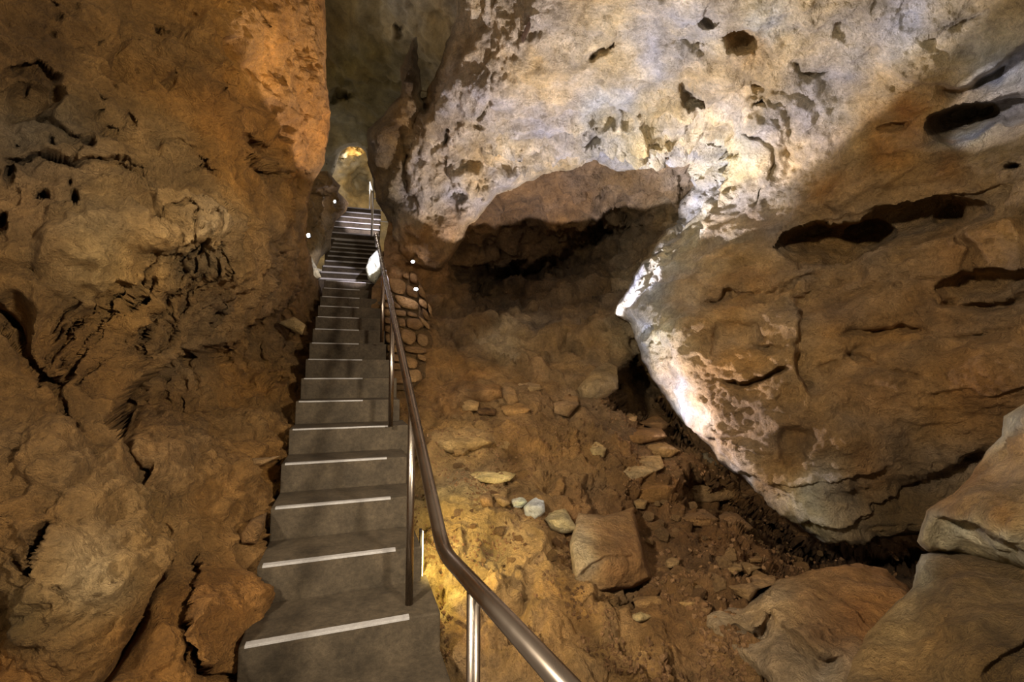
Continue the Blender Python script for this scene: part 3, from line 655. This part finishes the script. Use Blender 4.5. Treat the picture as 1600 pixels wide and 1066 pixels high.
def floor_y(px, py):
    i = int(np.searchsorted(FAY, py)); j = int(np.searchsorted(FAX, px))
    i = min(max(i, 0), FLOORP.shape[0] - 1); j = min(max(j, 0), FLOORP.shape[1] - 1)
    return float(FLOORP[i, j, 1])

# ================================================================== DRY STONE WALL
def dw_depth(x, y):
    return tps([(600, 390, 6.25), (690, 410, 6.15), (605, 500, 5.05), (680, 500, 5.35), (612, 600, 4.25), (690, 600, 4.62)], np.asarray(x, float), np.asarray(y, float))
def poly_stone(name, pts, thick, dome, mat, col, dfun, rng):
    pts = np.array(pts, float)
    for _ in range(2):                      # round the corners
        nx = np.roll(pts, -1, 0); pts = np.stack([pts * .8 + nx * .2, pts * .2 + nx * .8], 1).reshape(-1, 2)
        if len(pts) > 15: break
    c = pts.mean(0); rings = []
    tx, ty = rng.uniform(-.5, .5), rng.uniform(-.5, .5); ext = np.abs(pts - c).max()
    for sc, dz in ((.97, thick), (1.0, .02), (.95, -dome * .4), (.78, -dome * .8), (.4, -dome)):
        q = c + (pts - c) * sc; d = dfun(q[:, 0], q[:, 1]) + dz
        if dz < 0: d = d + dome * ((q[:, 0] - c[0]) / ext * tx + (q[:, 1] - c[1]) / ext * ty) + np.array([rng.uniform(-.15, .15) for _ in q]) * dome
        rings.append(at(q[:, 0], q[:, 1], d))
    n = len(pts); V = np.concatenate(rings + [at(c[:1], c[1:], dfun(c[:1], c[1:]) - dome)])
    Qs = []; T = []
    for r in range(4):
        for k in range(n): Qs.append((r * n + k, (r + 1) * n + k, (r + 1) * n + (k + 1) % n, r * n + (k + 1) % n))
    for k in range(n): T.append((4 * n + k, 5 * n, 4 * n + (k + 1) % n))
    base = lin(col); lum = base.mean(); base = (lum + (base - lum) * SAT) * np.array([.99, 1.02, .87])
    me = np_mesh(name, V, np.array(Qs), mat, np.tile(base, (len(V), 1)), True, T)
    bm = bmesh.new(); bm.from_mesh(me); bmesh.ops.recalc_face_normals(bm, faces=bm.faces); bm.to_mesh(me); bm.free()
    return me
rr = random.Random(12)
DW = [[(80,170),(215,250),(205,320),(110,310),(85,230)],[(220,260),(262,272),(262,345),(215,325)],[(108,322),(240,350),(235,450),(140,430)],[(245,372),(320,410),(325,475),(245,450)],[(150,437),(325,492),(325,560),(200,532)],
 [(330,460),(388,500),(388,552),(330,515)],[(148,488),(200,520),(208,545),(162,540)],[(165,550),(242,558),(242,600),(170,592)],[(250,558),(312,578),(322,606),(250,592)],[(180,605),(235,615),(240,672),(188,665)],
 [(245,607),(330,612),(380,660),(312,697),(245,668)],[(325,588),(402,650),(406,695),(345,640)],[(200,680),(300,700),(315,760),(270,800),(215,770)],[(322,715),(388,730),(400,790),(365,812),(320,782)],[(230,802),(385,815),(380,860),(240,846)],
 [(320,852),(388,880),(375,912),(325,892)],[(235,866),(325,902),(315,960),(245,955)],[(90,440),(132,452),(132,492),(90,482)],[(90,502),(128,508),(128,536),(90,534)],[(90,545),(132,550),(135,592),(92,596)],[(92,605),(160,610),(165,650),(95,648)],
 [(92,660),(182,672),(190,720),(95,708)],[(98,718),(196,730),(205,790),(100,782)],[(110,792),(215,802),(222,850),(112,845)],[(120,856),(228,866),(228,912),(122,908)],[(125,918),(232,925),(225,968),(128,965)],[(130,975),(240,965),(262,1062),(135,1066)],
 [(392,500),(420,538),(418,592),(396,565)],[(348,532),(396,570),(408,635),(360,600)],[(265,275),(318,300),(322,372),(268,362)],[(325,372),(360,400),(385,480),(330,452)],[(250,975),(335,962),(360,1040),(270,1062)]]
dsw = empty('stone_wall', atv(640, 590, 4.6), 'rough dry stone retaining wall of brown stones beside the upper stair', 'stone wall')
for p in DW:
    pts = [(580 + x / 4.44, 360 + y / 4.44) for x, y in p]
    c = np.mean(pts, 0); pts = [tuple(c + (np.array(q) - c) * 1.02) for q in pts]
    b = rr.choice([(170, 122, 70), (182, 134, 82), (150, 106, 60), (164, 120, 74)])
    child('stone', poly_stone('stone', pts, .22, rr.uniform(.04, .09), ROCK, b, dw_depth, rr), dsw)
V, Q, Cc = surface((590, 700, 380, 612), 3.0, lambda x, y: dw_depth(x, y) + .07, [], lambda P, X, Y: facets(P * 9, 3) * .02, [(597, 392), (640, 400), (668, 470), (676, 530), (668, 590), (640, 610), (606, 610), (600, 500)], (.1, 8), 1, [(640, 500, (130, 94, 54))], 1, 4, .25)[0]
child('earth_core', np_mesh('earth_core', V, Q, EARTH, Cc), dsw)

# ================================================================== BOULDERS AND ROCKS
def st_rock(sc, amp):
    def f(P, X, Y):
        return fbm(P * 2.2 * sc, 4, .55, 61) * .05 * amp + facets(P * 4 * sc + fbm(P * 4, 3)[..., None] * .4, 62, .9) * .03 * amp + fbm(P * 12 * sc, 4, .6, 63) * .012 * amp
    return f
def traced(name, label, poly, ctrl, feats, cols, cat='rock', step=2.0, amp=1.0, curl=(.2, 20), skirt=.5, jag=2, sc=1.0, seed=70, group=None, mat=ROCK, cw=.4):
    xs = [p[0] for p in poly]; ys = [p[1] for p in poly]
    V, Q, Cc = surface((min(xs) - 6, max(xs) + 6, min(ys) - 6, max(ys) + 6), step, ctrl, feats, st_rock(sc, amp), poly, curl, jag, cols, 2, seed, skirt, cwarp=cw)[0]
    o = link_mesh(name, np_mesh(name, V, Q, mat, Cc)); return tag(o, label, cat, group)
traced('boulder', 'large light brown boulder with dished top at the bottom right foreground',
    [(1098, 985), (1100, 962), (1125, 948), (1160, 946), (1185, 926), (1215, 906), (1250, 900), (1290, 886), (1340, 880), (1385, 890), (1418, 915), (1440, 950), (1430, 1060), (1400, 1140), (1230, 1140), (1200, 1066), (1150, 1030), (1115, 1005)],
    [(1100, 960, 2.35), (1160, 950, 2.35), (1250, 903, 2.55), (1340, 882, 2.65), (1430, 920, 2.4), (1110, 1000, 2.25), (1200, 1060, 1.85), (1250, 960, 2.1), (1210, 985, 1.98), (1300, 1040, 1.75), (1350, 960, 2.15), (1300, 1130, 1.6), (1420, 1050, 1.9)],
    [('l', [(1125, 975), (1180, 985), (1205, 960), (1235, 985), (1262, 1010), (1330, 1025)], .14, 60, 6), ('p', 1185, 1000, 22, 28, 20, .06), ('p', 1255, 945, 26, 16, 15, -.05), ('p', 1345, 915, 50, 22, 10, -.06), ('p', 1300, 950, 40, 18, 20, .06), ('p', 1310, 990, 30, 12, 10, .04)],
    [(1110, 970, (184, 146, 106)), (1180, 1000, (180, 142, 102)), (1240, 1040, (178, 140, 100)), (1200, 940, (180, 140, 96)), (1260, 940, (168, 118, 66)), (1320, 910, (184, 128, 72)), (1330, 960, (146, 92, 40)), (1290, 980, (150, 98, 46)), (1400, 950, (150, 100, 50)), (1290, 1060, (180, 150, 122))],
    'boulder', 2.5, 1.0, (.25, 22), .8, 4, 1, 71)
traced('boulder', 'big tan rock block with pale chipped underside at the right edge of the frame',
    [(1800, 560), (1600, 632), (1568, 650), (1566, 682), (1545, 700), (1520, 740), (1490, 772), (1447, 798), (1440, 820), (1434, 845), (1450, 862), (1500, 866), (1600, 892), (1800, 930)],
    [(1800, 560, 1.6), (1600, 640, 2.0), (1568, 660, 2.15), (1540, 715, 2.15), (1450, 800, 2.05), (1438, 845, 2.1), (1500, 812, 1.85), (1570, 840, 1.7), (1600, 770, 1.72), (1500, 862, 2.0), (1600, 890, 1.8), (1800, 800, 1.4), (1800, 930, 1.5)],
    [('l', [(1446, 806), (1480, 812), (1510, 812), (1570, 838), (1610, 868)], .13, 60, 4), ('p', 1590, 655, 30, 18, -10, -.06), ('l', [(1566, 682), (1600, 680), (1660, 660)], -.05, 30)],
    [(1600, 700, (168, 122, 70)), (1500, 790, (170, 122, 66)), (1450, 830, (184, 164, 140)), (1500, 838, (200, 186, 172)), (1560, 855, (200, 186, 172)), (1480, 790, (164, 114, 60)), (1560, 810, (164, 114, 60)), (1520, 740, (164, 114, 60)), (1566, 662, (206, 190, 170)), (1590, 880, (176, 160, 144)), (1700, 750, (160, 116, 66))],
    'boulder', 2.5, .8, (.25, 16), .8, 3, 1, 72)
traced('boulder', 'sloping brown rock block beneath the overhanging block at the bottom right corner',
    [(1440, 866), (1430, 885), (1426, 918), (1390, 952), (1350, 992), (1325, 1030), (1308, 1066), (1290, 1150), (1800, 1150), (1800, 880), (1600, 872), (1500, 860)],
    [(1440, 870, 2.2), (1428, 915, 2.1), (1350, 990, 1.9), (1308, 1066, 1.7), (1500, 880, 2.05), (1600, 890, 1.9), (1500, 980, 1.7), (1600, 1000, 1.5), (1450, 1060, 1.55), (1600, 1066, 1.4), (1800, 1000, 1.3), (1450, 1150, 1.4), (1800, 1150, 1.2)],
    [('p', 1420, 985, 12, 10, 0, .03), ('l', [(1520, 1040), (1570, 1010), (1620, 980)], .05, 40), ('p', 1500, 1000, 90, 50, 0, -.05)],
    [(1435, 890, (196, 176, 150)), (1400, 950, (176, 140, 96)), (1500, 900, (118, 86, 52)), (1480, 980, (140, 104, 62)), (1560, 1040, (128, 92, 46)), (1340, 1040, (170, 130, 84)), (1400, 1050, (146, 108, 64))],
    'boulder', 2.5, .7, (.22, 16), .8, 3, 1, 73)
traced('rock_block', 'angular tan block with white mineral streaks in the middle of the slope', [(890, 852), (903, 800), (945, 806), (990, 792), (1000, 835), (1006, 862), (1020, 905), (990, 920), (935, 928), (910, 936), (896, 905)],
    lambda x, y: tps([(890, 850, 2.75), (905, 800, 3.15), (990, 795, 3.2), (950, 868, 2.62), (900, 890, 2.58), (1005, 870, 2.72), (1020, 905, 2.72), (905, 936, 2.55), (980, 922, 2.64)], x, y) + .0,
    [('l', [(900, 902), (925, 880), (945, 869), (1000, 868)], .05, 70, 3)], [(950, 830, (160, 110, 60)), (960, 895, (140, 92, 46)), (940, 860, (150, 100, 52)), (980, 850, (150, 100, 52)), (912, 850, (210, 180, 150)), (916, 872, (216, 190, 160)), (905, 880, (190, 150, 104)), (990, 880, (160, 108, 56))],
    'rock', 1.5, .35, (.14, 8), .5, 1.5, 1.4, 74, None, ROCK, .15)
def prock(label, pts, col, off=.03, ridge=.5, name='rock', step=1.7, amp=.35, group=None, D=None, mat=ROCK, th=.25):
    pts = [tuple(map(float, p)) for p in pts]
    xs = [p[0] for p in pts]; ys = [p[1] for p in pts]; cx = sum(xs) / len(xs); yb = max(ys); yt = min(ys)
    Db = (floor_y(cx, yb) if D is None else D) - off; Dt = (max(floor_y(cx, yt), Db) if D is None else D + .08)
    Dt = min(Dt, Db + (yb - yt) * Db / F * 2.2)
    ym = yt + (yb - yt) * ridge
    f = lambda x, y: Db + (Dt - Db) * np.clip((ym - y) / (ym - yt + 1e-6), 0, 1.2) + np.abs(x - cx) / F * Db * .25
    r = min(max(xs) - min(xs), yb - yt)
    return traced(name, label, pts, f, [], [(cx, yb, col)], 'rock', step, amp, (r * Db / F * .30, r * .28), th, 1.2, 2.2, int(cx) % 50, group, mat)
B1 = (178, 130, 78); B2 = (160, 112, 62); B3 = (196, 150, 98); PALE = (222, 202, 172); DK = (120, 82, 46)
R = [('flat pale sliver of stone lying on the slope beside the handrail', [(734, 742), (742, 737), (790, 737), (806, 741), (797, 751), (775, 757), (750, 754)], (226, 194, 140)),
 ('small white stone lying left of the larger white stone', [(800, 782), (806, 776), (818, 776), (824, 785), (815, 793), (803, 792)], (250, 232, 220)),
 ('sharp bright white stone in the middle of the slope', [(818, 792), (828, 783), (839, 770), (850, 782), (852, 800), (838, 813), (820, 808)], (255, 240, 232)),
 ('pale translucent stone crusted onto the slope right of the white stones', [(848, 806), (862, 796), (882, 792), (893, 812), (905, 830), (880, 834), (860, 828)], (196, 168, 126)),
 ('tilted wedge of tan stone above the white stones', [(768, 768), (784, 773), (799, 787), (786, 794), (776, 785)], B3),
 ('squarish tan stone left of the tilted wedge', [(747, 773), (766, 768), (772, 794), (754, 792)], B1),
 ('slab with a pale top propped over darker rocks', [(967, 755), (978, 722), (984, 714), (1032, 712), (1038, 730), (1012, 744), (988, 760)], (206, 164, 114)),
 ('pointed grey-brown stone behind the propped slab', [(1009, 692), (1032, 687), (1063, 705), (1048, 716), (1016, 712)], B3),
 ('broad dark-sided rock under the propped slab', [(982, 762), (1036, 737), (1062, 750), (1046, 784), (1000, 788)], B2),
 ('wide flat rock in front of the black hollow beneath the slab', [(1059, 762), (1095, 755), (1144, 762), (1172, 776), (1110, 786), (1064, 784)], B1),
 ('long low rock by the dark hole behind the slab edge', [(962, 674), (1032, 667), (1043, 683), (1000, 695), (972, 688)], B2),
 ('triangular rock at the foot of the dark hole', [(998, 661), (1027, 648), (1046, 664), (1036, 675)], B2),
 ('small rounded rock left of the triangular rock', [(972, 653), (984, 646), (996, 650), (994, 659), (978, 663)], B3),
 ('pitted grey rock heap touching the white edge of the slab', [(1064, 730), (1080, 712), (1104, 706), (1120, 722), (1126, 744), (1100, 755), (1072, 750)], (176, 150, 120)),
 ('upright rounded rock in the row at the back of the slope', [(784, 607), (792, 599), (802, 600), (811, 628), (796, 636), (786, 624)], B1),
 ('long rounded rock right of the upright rounded rock', [(808, 600), (826, 597), (844, 600), (848, 609), (828, 614)], B3),
 ('blocky tan rock at the foot of the grey buttress', [(864, 630), (885, 618), (902, 620), (904, 633), (888, 652), (866, 646)], B1),
 ('large grey-brown buttress rock leaning at the left of the dark hole', [(902, 608), (925, 580), (950, 562), (966, 574), (966, 608), (945, 622), (917, 630), (906, 622)], (168, 136, 100)),
 ('light blocky rock at the left end of the back row', [(720, 628), (735, 624), (748, 629), (746, 642), (724, 643)], B3),
 ('dark flat rock wedged under the back row', [(743, 640), (760, 637), (775, 640), (774, 649), (748, 648)], DK),
 ('broad half-buried rock in the back row', [(712, 606), (740, 594), (780, 600), (786, 622), (760, 628), (722, 622)], B2),
 ('low rock at the right of the back row below the upright one', [(782, 634), (812, 628), (830, 640), (818, 652), (790, 650)], B1),
 ('long pale half-buried rock beside the middle handrail post', [(672, 700), (690, 682), (716, 672), (748, 678), (770, 692), (740, 704), (705, 708)], (196, 154, 102)),
 ('flat overhanging tan ledge stone right of the long pale rock', [(770, 690), (785, 683), (800, 692), (796, 702), (776, 700)], B3),
 ('bright pale rock patch half buried on the bare slope', [(918, 694), (932, 690), (948, 700), (944, 716), (926, 712)], (214, 176, 124)),
 ('slab of stone lying below the angular tan block', [(988, 935), (1007, 929), (1038, 932), (1042, 942), (1026, 955), (994, 952)], B1),
 ('rough whitish stone below the slab of stone', [(984, 960), (1002, 951), (1022, 962), (1008, 972), (988, 978)], (214, 178, 126)),
 ('pale flat chip of rock left of the big boulder', [(1061, 942), (1085, 933), (1100, 938), (1074, 952)], B3),
 ('small dark stone touching the left end of the big boulder', [(1094, 953), (1102, 946), (1112, 950), (1108, 962)], B2),
 ('angular forked rock behind the big boulder', [(1136, 914), (1158, 908), (1181, 898), (1210, 900), (1216, 912), (1184, 922), (1171, 941), (1156, 932)], B1),
 ('round pale stone in the rubble behind the forked rock', [(1136, 886), (1144, 879), (1158, 881), (1160, 892), (1142, 900)], B3),
 ('flat pointed chip right of the round pale stone', [(1158, 880), (1172, 880), (1190, 888), (1170, 895)], B3),
 ('small light stone furthest right in the rubble hollow', [(1168, 872), (1180, 868), (1192, 871), (1190, 879), (1172, 880)], B1),
 ('round stone in the middle of the rubble hollow', [(1040, 876), (1050, 870), (1062, 873), (1060, 886), (1044, 888)], B3),
 ('big shadowed rock lying under the slab at the back of the hollow', [(1122, 806), (1135, 798), (1152, 802), (1178, 826), (1160, 836), (1132, 834)], B2),
 ('ridged rubble rock at the top of the hollow', [(1060, 800), (1100, 794), (1124, 812), (1110, 826), (1070, 820)], B2),
 ('small pale stone at the top corner of the angular tan block', [(990, 782), (1000, 776), (1012, 782), (1008, 796), (994, 795)], B3)]
for lab, pts, col in R: prock(lab, pts, col)
prock('bright white chipped rock beside the landing of the stair', [(574, 437), (570, 420), (576, 404), (590, 389), (596, 395), (598, 450), (594, 462), (588, 446)], (246, 240, 232), D=6.0, th=.2, amp=1.3, step=1.0)
prock('pale triangular rock at the left end of the landing', [(480, 408), (487, 402), (496, 420), (502, 434), (489, 437)], (220, 206, 190), D=6.35, th=.3)
prock('light angular stone wedged in the left wall beside the upper steps', [(434, 504), (459, 495), (477, 508), (472, 523)], (200, 160, 108), D=4.05, th=.3)
prock('triangular stone sticking out of the left wall beside the middle steps', [(372, 722), (395, 716), (437, 713), (410, 726), (378, 739)], B1, D=2.45, th=.3)
prock('dark wedge of stone between the left wall and the lower steps', [(376, 835), (392, 812), (418, 800), (410, 832), (400, 850), (378, 850)], (140, 98, 54), D=2.15, th=.3)

# loose stones: a few shapes, each loose stone its own object
def rock_shape(seed, col):
    rg = np.random.RandomState(seed); bm = bmesh.new(); bmesh.ops.create_icosphere(bm, subdivisions=3, radius=1)
    V = np.array([v.co[:] for v in bm.verts])
    for k in range(13):
        n = rg.normal(size=3); n /= np.linalg.norm(n); d = rg.uniform(.5, .8); e = np.clip(V @ n - d, 0, None); V = V - e[:, None] * n * .97
    V = V * (1 + fbm(V * 1.6, 3, .5, seed)[:, None] * .12) * np.array([1, rg.uniform(.65, .9), rg.uniform(.5, .75)])
    for v, c in zip(bm.verts, V): v.co = c
    me = bpy.data.meshes.new('rock'); bm.to_mesh(me); bm.free(); me.materials.append(ROCK)
    for p in me.polygons: p.use_smooth = False
    base = lin(col); lum = base.mean(); base = (lum + (base - lum) * SAT) * np.array([.99, 1.02, .87])
    a = me.attributes.new('Col', 'FLOAT_COLOR', 'POINT'); a.data.foreach_set('color', np.tile(np.append(base, 1), len(V)).astype(np.float32))
    return me
SH = [rock_shape(i, c) for i, c in enumerate([B1, B2, (146, 100, 54), (168, 118, 66), (186, 138, 86), (134, 92, 50), (174, 128, 80), (150, 108, 64)])]
rl = random.Random(5)
ZONES = [('in the hollow beneath the hanging slab', 'rubble stones in the hollow beneath the slab', (1010, 1290, 800, 935), 130, (.02, .085)),
 ('around the stone row behind the slope', 'loose stones around the back row', (690, 900, 606, 660), 26, (.02, .05)),
 ('around the pale sliver beside the handrail', 'loose stones near the pale sliver', (700, 800, 725, 800), 34, (.012, .04)),
 ('among the bigger rocks by the dark hole', 'loose stones by the dark hole', (950, 1120, 640, 800), 40, (.02, .055)),
 ('on the slope above the yellow glow', 'stones on the slope above the glow', (690, 890, 800, 900), 30, (.012, .05)),
 ('in the yellow-lit bank behind the stair', 'stones in the bank behind the stair', (662, 694, 780, 920), 20, (.015, .035)),
 ('in front of the angular tan block', 'loose stones below the tan block', (900, 1100, 935, 990), 34, (.012, .035))]
SHC = ['tan', 'brown', 'dark brown', 'brown', 'pale tan', 'dark brown', 'tan', 'brown']
for where, grp, (xa, xb, ya, yb), n, (ra, rb) in ZONES:
    for k in range(n):
        x = rl.uniform(xa, xb); y = rl.uniform(ya, yb); D = floor_y(x, y); t = rl.random() ** 2
        r = ra + (rb - ra) * t; si = rl.randrange(8)
        o = bpy.data.objects.new('loose_stone', SH[si]); C.objects.link(o)
        o.location = atv(x, y, D) + Vector((0, -r * .1, r * .15)); o.scale = (r, r, r); o.rotation_euler = (rl.uniform(-.5, .5), rl.uniform(-.5, .5), rl.uniform(0, 6.28))
        u = (x - xa) / (xb - xa); v = (y - ya) / (yb - ya)
        size = 'tiny' if t < .12 else ('small' if t < .45 else 'larger')
        side = ['far left', 'left', 'middle', 'right', 'far right'][min(4, int(u * 5))]; dep = ['back', 'centre', 'front'][min(2, int(v * 3))]
        tag(o, '%s %s stone %s, %s %s' % (size, SHC[si], where, side, dep), 'stone', grp)
# gravel: uncountable, one mesh
ico = bmesh.new(); bmesh.ops.create_icosphere(ico, subdivisions=1, radius=1); IV = np.array([v.co[:] for v in ico.verts]); IT = np.array([[v.index for v in f.verts] for f in ico.faces]); ico.free()
rg = np.random.RandomState(9); GV = []; GT = []; GC = []; nb = 0
for k in range(12000):
    x = rg.uniform(640, 1400); y = rg.uniform(600, 1066)
    p = FLOORP[int(np.searchsorted(FAY, y)), int(np.searchsorted(FAX, x))]
    m = float(fbm(np.array([[p[0] * 2.2, p[1] * 2.2, p[2] * 2.2]]), 3, .5, 77)[0]) + (.25 if (x > 1010 and y > 790) else 0)
    if m < .08: continue
    r = rg.uniform(.004, .016) * (1.4 if x > 1010 else 1)
    A3 = np.linalg.qr(rg.normal(size=(3, 3)))[0]
    v = (IV * rg.uniform(.6, 1.1, (len(IV), 1)) * np.array([1, .8, .6])) @ A3 * r + p
    c = lin([B2, (150, 106, 58), B1, (140, 98, 54)][rg.randint(4)]); lum = c.mean(); c = lum + (c - lum) * SAT
    GV.append(v); GT.append(IT + nb); GC.append(np.tile(c, (len(IV), 1))); nb += len(IV)
gr = link_mesh('gravel', np_mesh('gravel', np.concatenate(GV), np.zeros((0, 4), int), ROCK, np.concatenate(GC), False, np.concatenate(GT)))
tag(gr, 'fine brown gravel and grit strewn over the rubble slope', 'gravel', kind='stuff')

# ================================================================== LAMPS AND SMALL THINGS
def lamp(label, px, py, D, r, rx=1.0, mat=LAMP, aim=(0, -1, 0), pw=1.2):
    p = atv(px, py, D); root = empty('wall_lamp', p, label, 'lamp')
    q = Vector(aim).to_track_quat('Z', 'Y').to_matrix().to_4x4()
    for nm, m, rad, z, d in (('housing', DARKMET, r * 1.3, -r * .5, r * 1.0), ('lens', mat, r, r * .08, r * .35)):
        bm = bmesh.new(); bmesh.ops.create_cone(bm, cap_ends=True, segments=20, radius1=rad, radius2=rad * .92, depth=d)
        bmesh.ops.scale(bm, verts=bm.verts, vec=(rx, 1, 1)); bmesh.ops.translate(bm, verts=bm.verts, vec=(0, 0, z))
        bmesh.ops.bevel(bm, geom=[e for e in bm.edges if len(e.link_faces) == 2 and e.calc_face_angle() > .8], offset=rad * .12, segments=2, affect='EDGES')
        bmesh.ops.transform(bm, verts=bm.verts, matrix=Matrix.Translation(p) @ q)
        me = bpy.data.meshes.new(nm); bm.to_mesh(me); bm.free(); me.materials.append(m); child(nm, me, root)
    light('POINT', p + Vector(aim) * (r * 1.2), pw, COOL, .004)
    return root
lamp('small bright oval lamp on the left rock wall beside the stair', 482, 368, 5.6, .028, .8)
lamp('small bright lamp deeper in the passage on its left wall', 523, 315, 7.2, .026, .7)
lamp('tiny lit lamp on the dry stone wall, the lower of the two there', 650, 452, 5.4, .020, 1.3)
lamp('tiny warm lamp at the top of the dry stone wall', 645, 409, 5.7, .020, 1.2)
# slim yellow fitting on the far side of the stair
yl = empty('strip_lamp', atv(656, 880, 2.36), 'slim upright lamp fitting glowing yellow behind the lower handrail post', 'lamp')
pc = np.array(at(655., 925., 2.36)); child('housing', box_mesh('housing', slab_pts(pc + UP * .30, RUN, ACR, .03, .012, .30), DARKMET, .002), yl)
child('lens', box_mesh('lens', slab_pts(pc + UP * .29 + ACR * .012 + RUN * .006, RUN, ACR, .018, .006, .28), LAMPY, .001), yl)
def mat_wood():
    m = mat_rock('weathered wood', .5, 2.0, .8, (.09, .05, .025), .3); return m
WOOD = mat_wood()
def ceil_y(px, py): return float(CEILP[int(np.searchsorted(CAY, py)), int(np.searchsorted(CAX, px)), 1])
wp = at(816., 60., ceil_y(816, 60) - .10); wq = at(828., 34., ceil_y(828, 34) - .10); ax = (wq - wp); ax /= np.linalg.norm(ax); sd_ = np.cross(ax, [0, 1, 0]); sd_ /= np.linalg.norm(sd_)
pp = wp - sd_ * .02; L_ = np.linalg.norm(wq - wp); th_ = np.array([0, .12, .06])
tag(link_mesh('wooden_stub', box_mesh('wooden_stub', [pp + th_, pp + sd_ * .04 + th_, pp + sd_ * .04 + ax * L_ + th_, pp + ax * L_ + th_, pp, pp + sd_ * .04, pp + sd_ * .04 + ax * L_, pp + ax * L_], WOOD, .003)),
    'short brown wooden stub stuck in the pale ceiling near the top of the frame', 'wood')
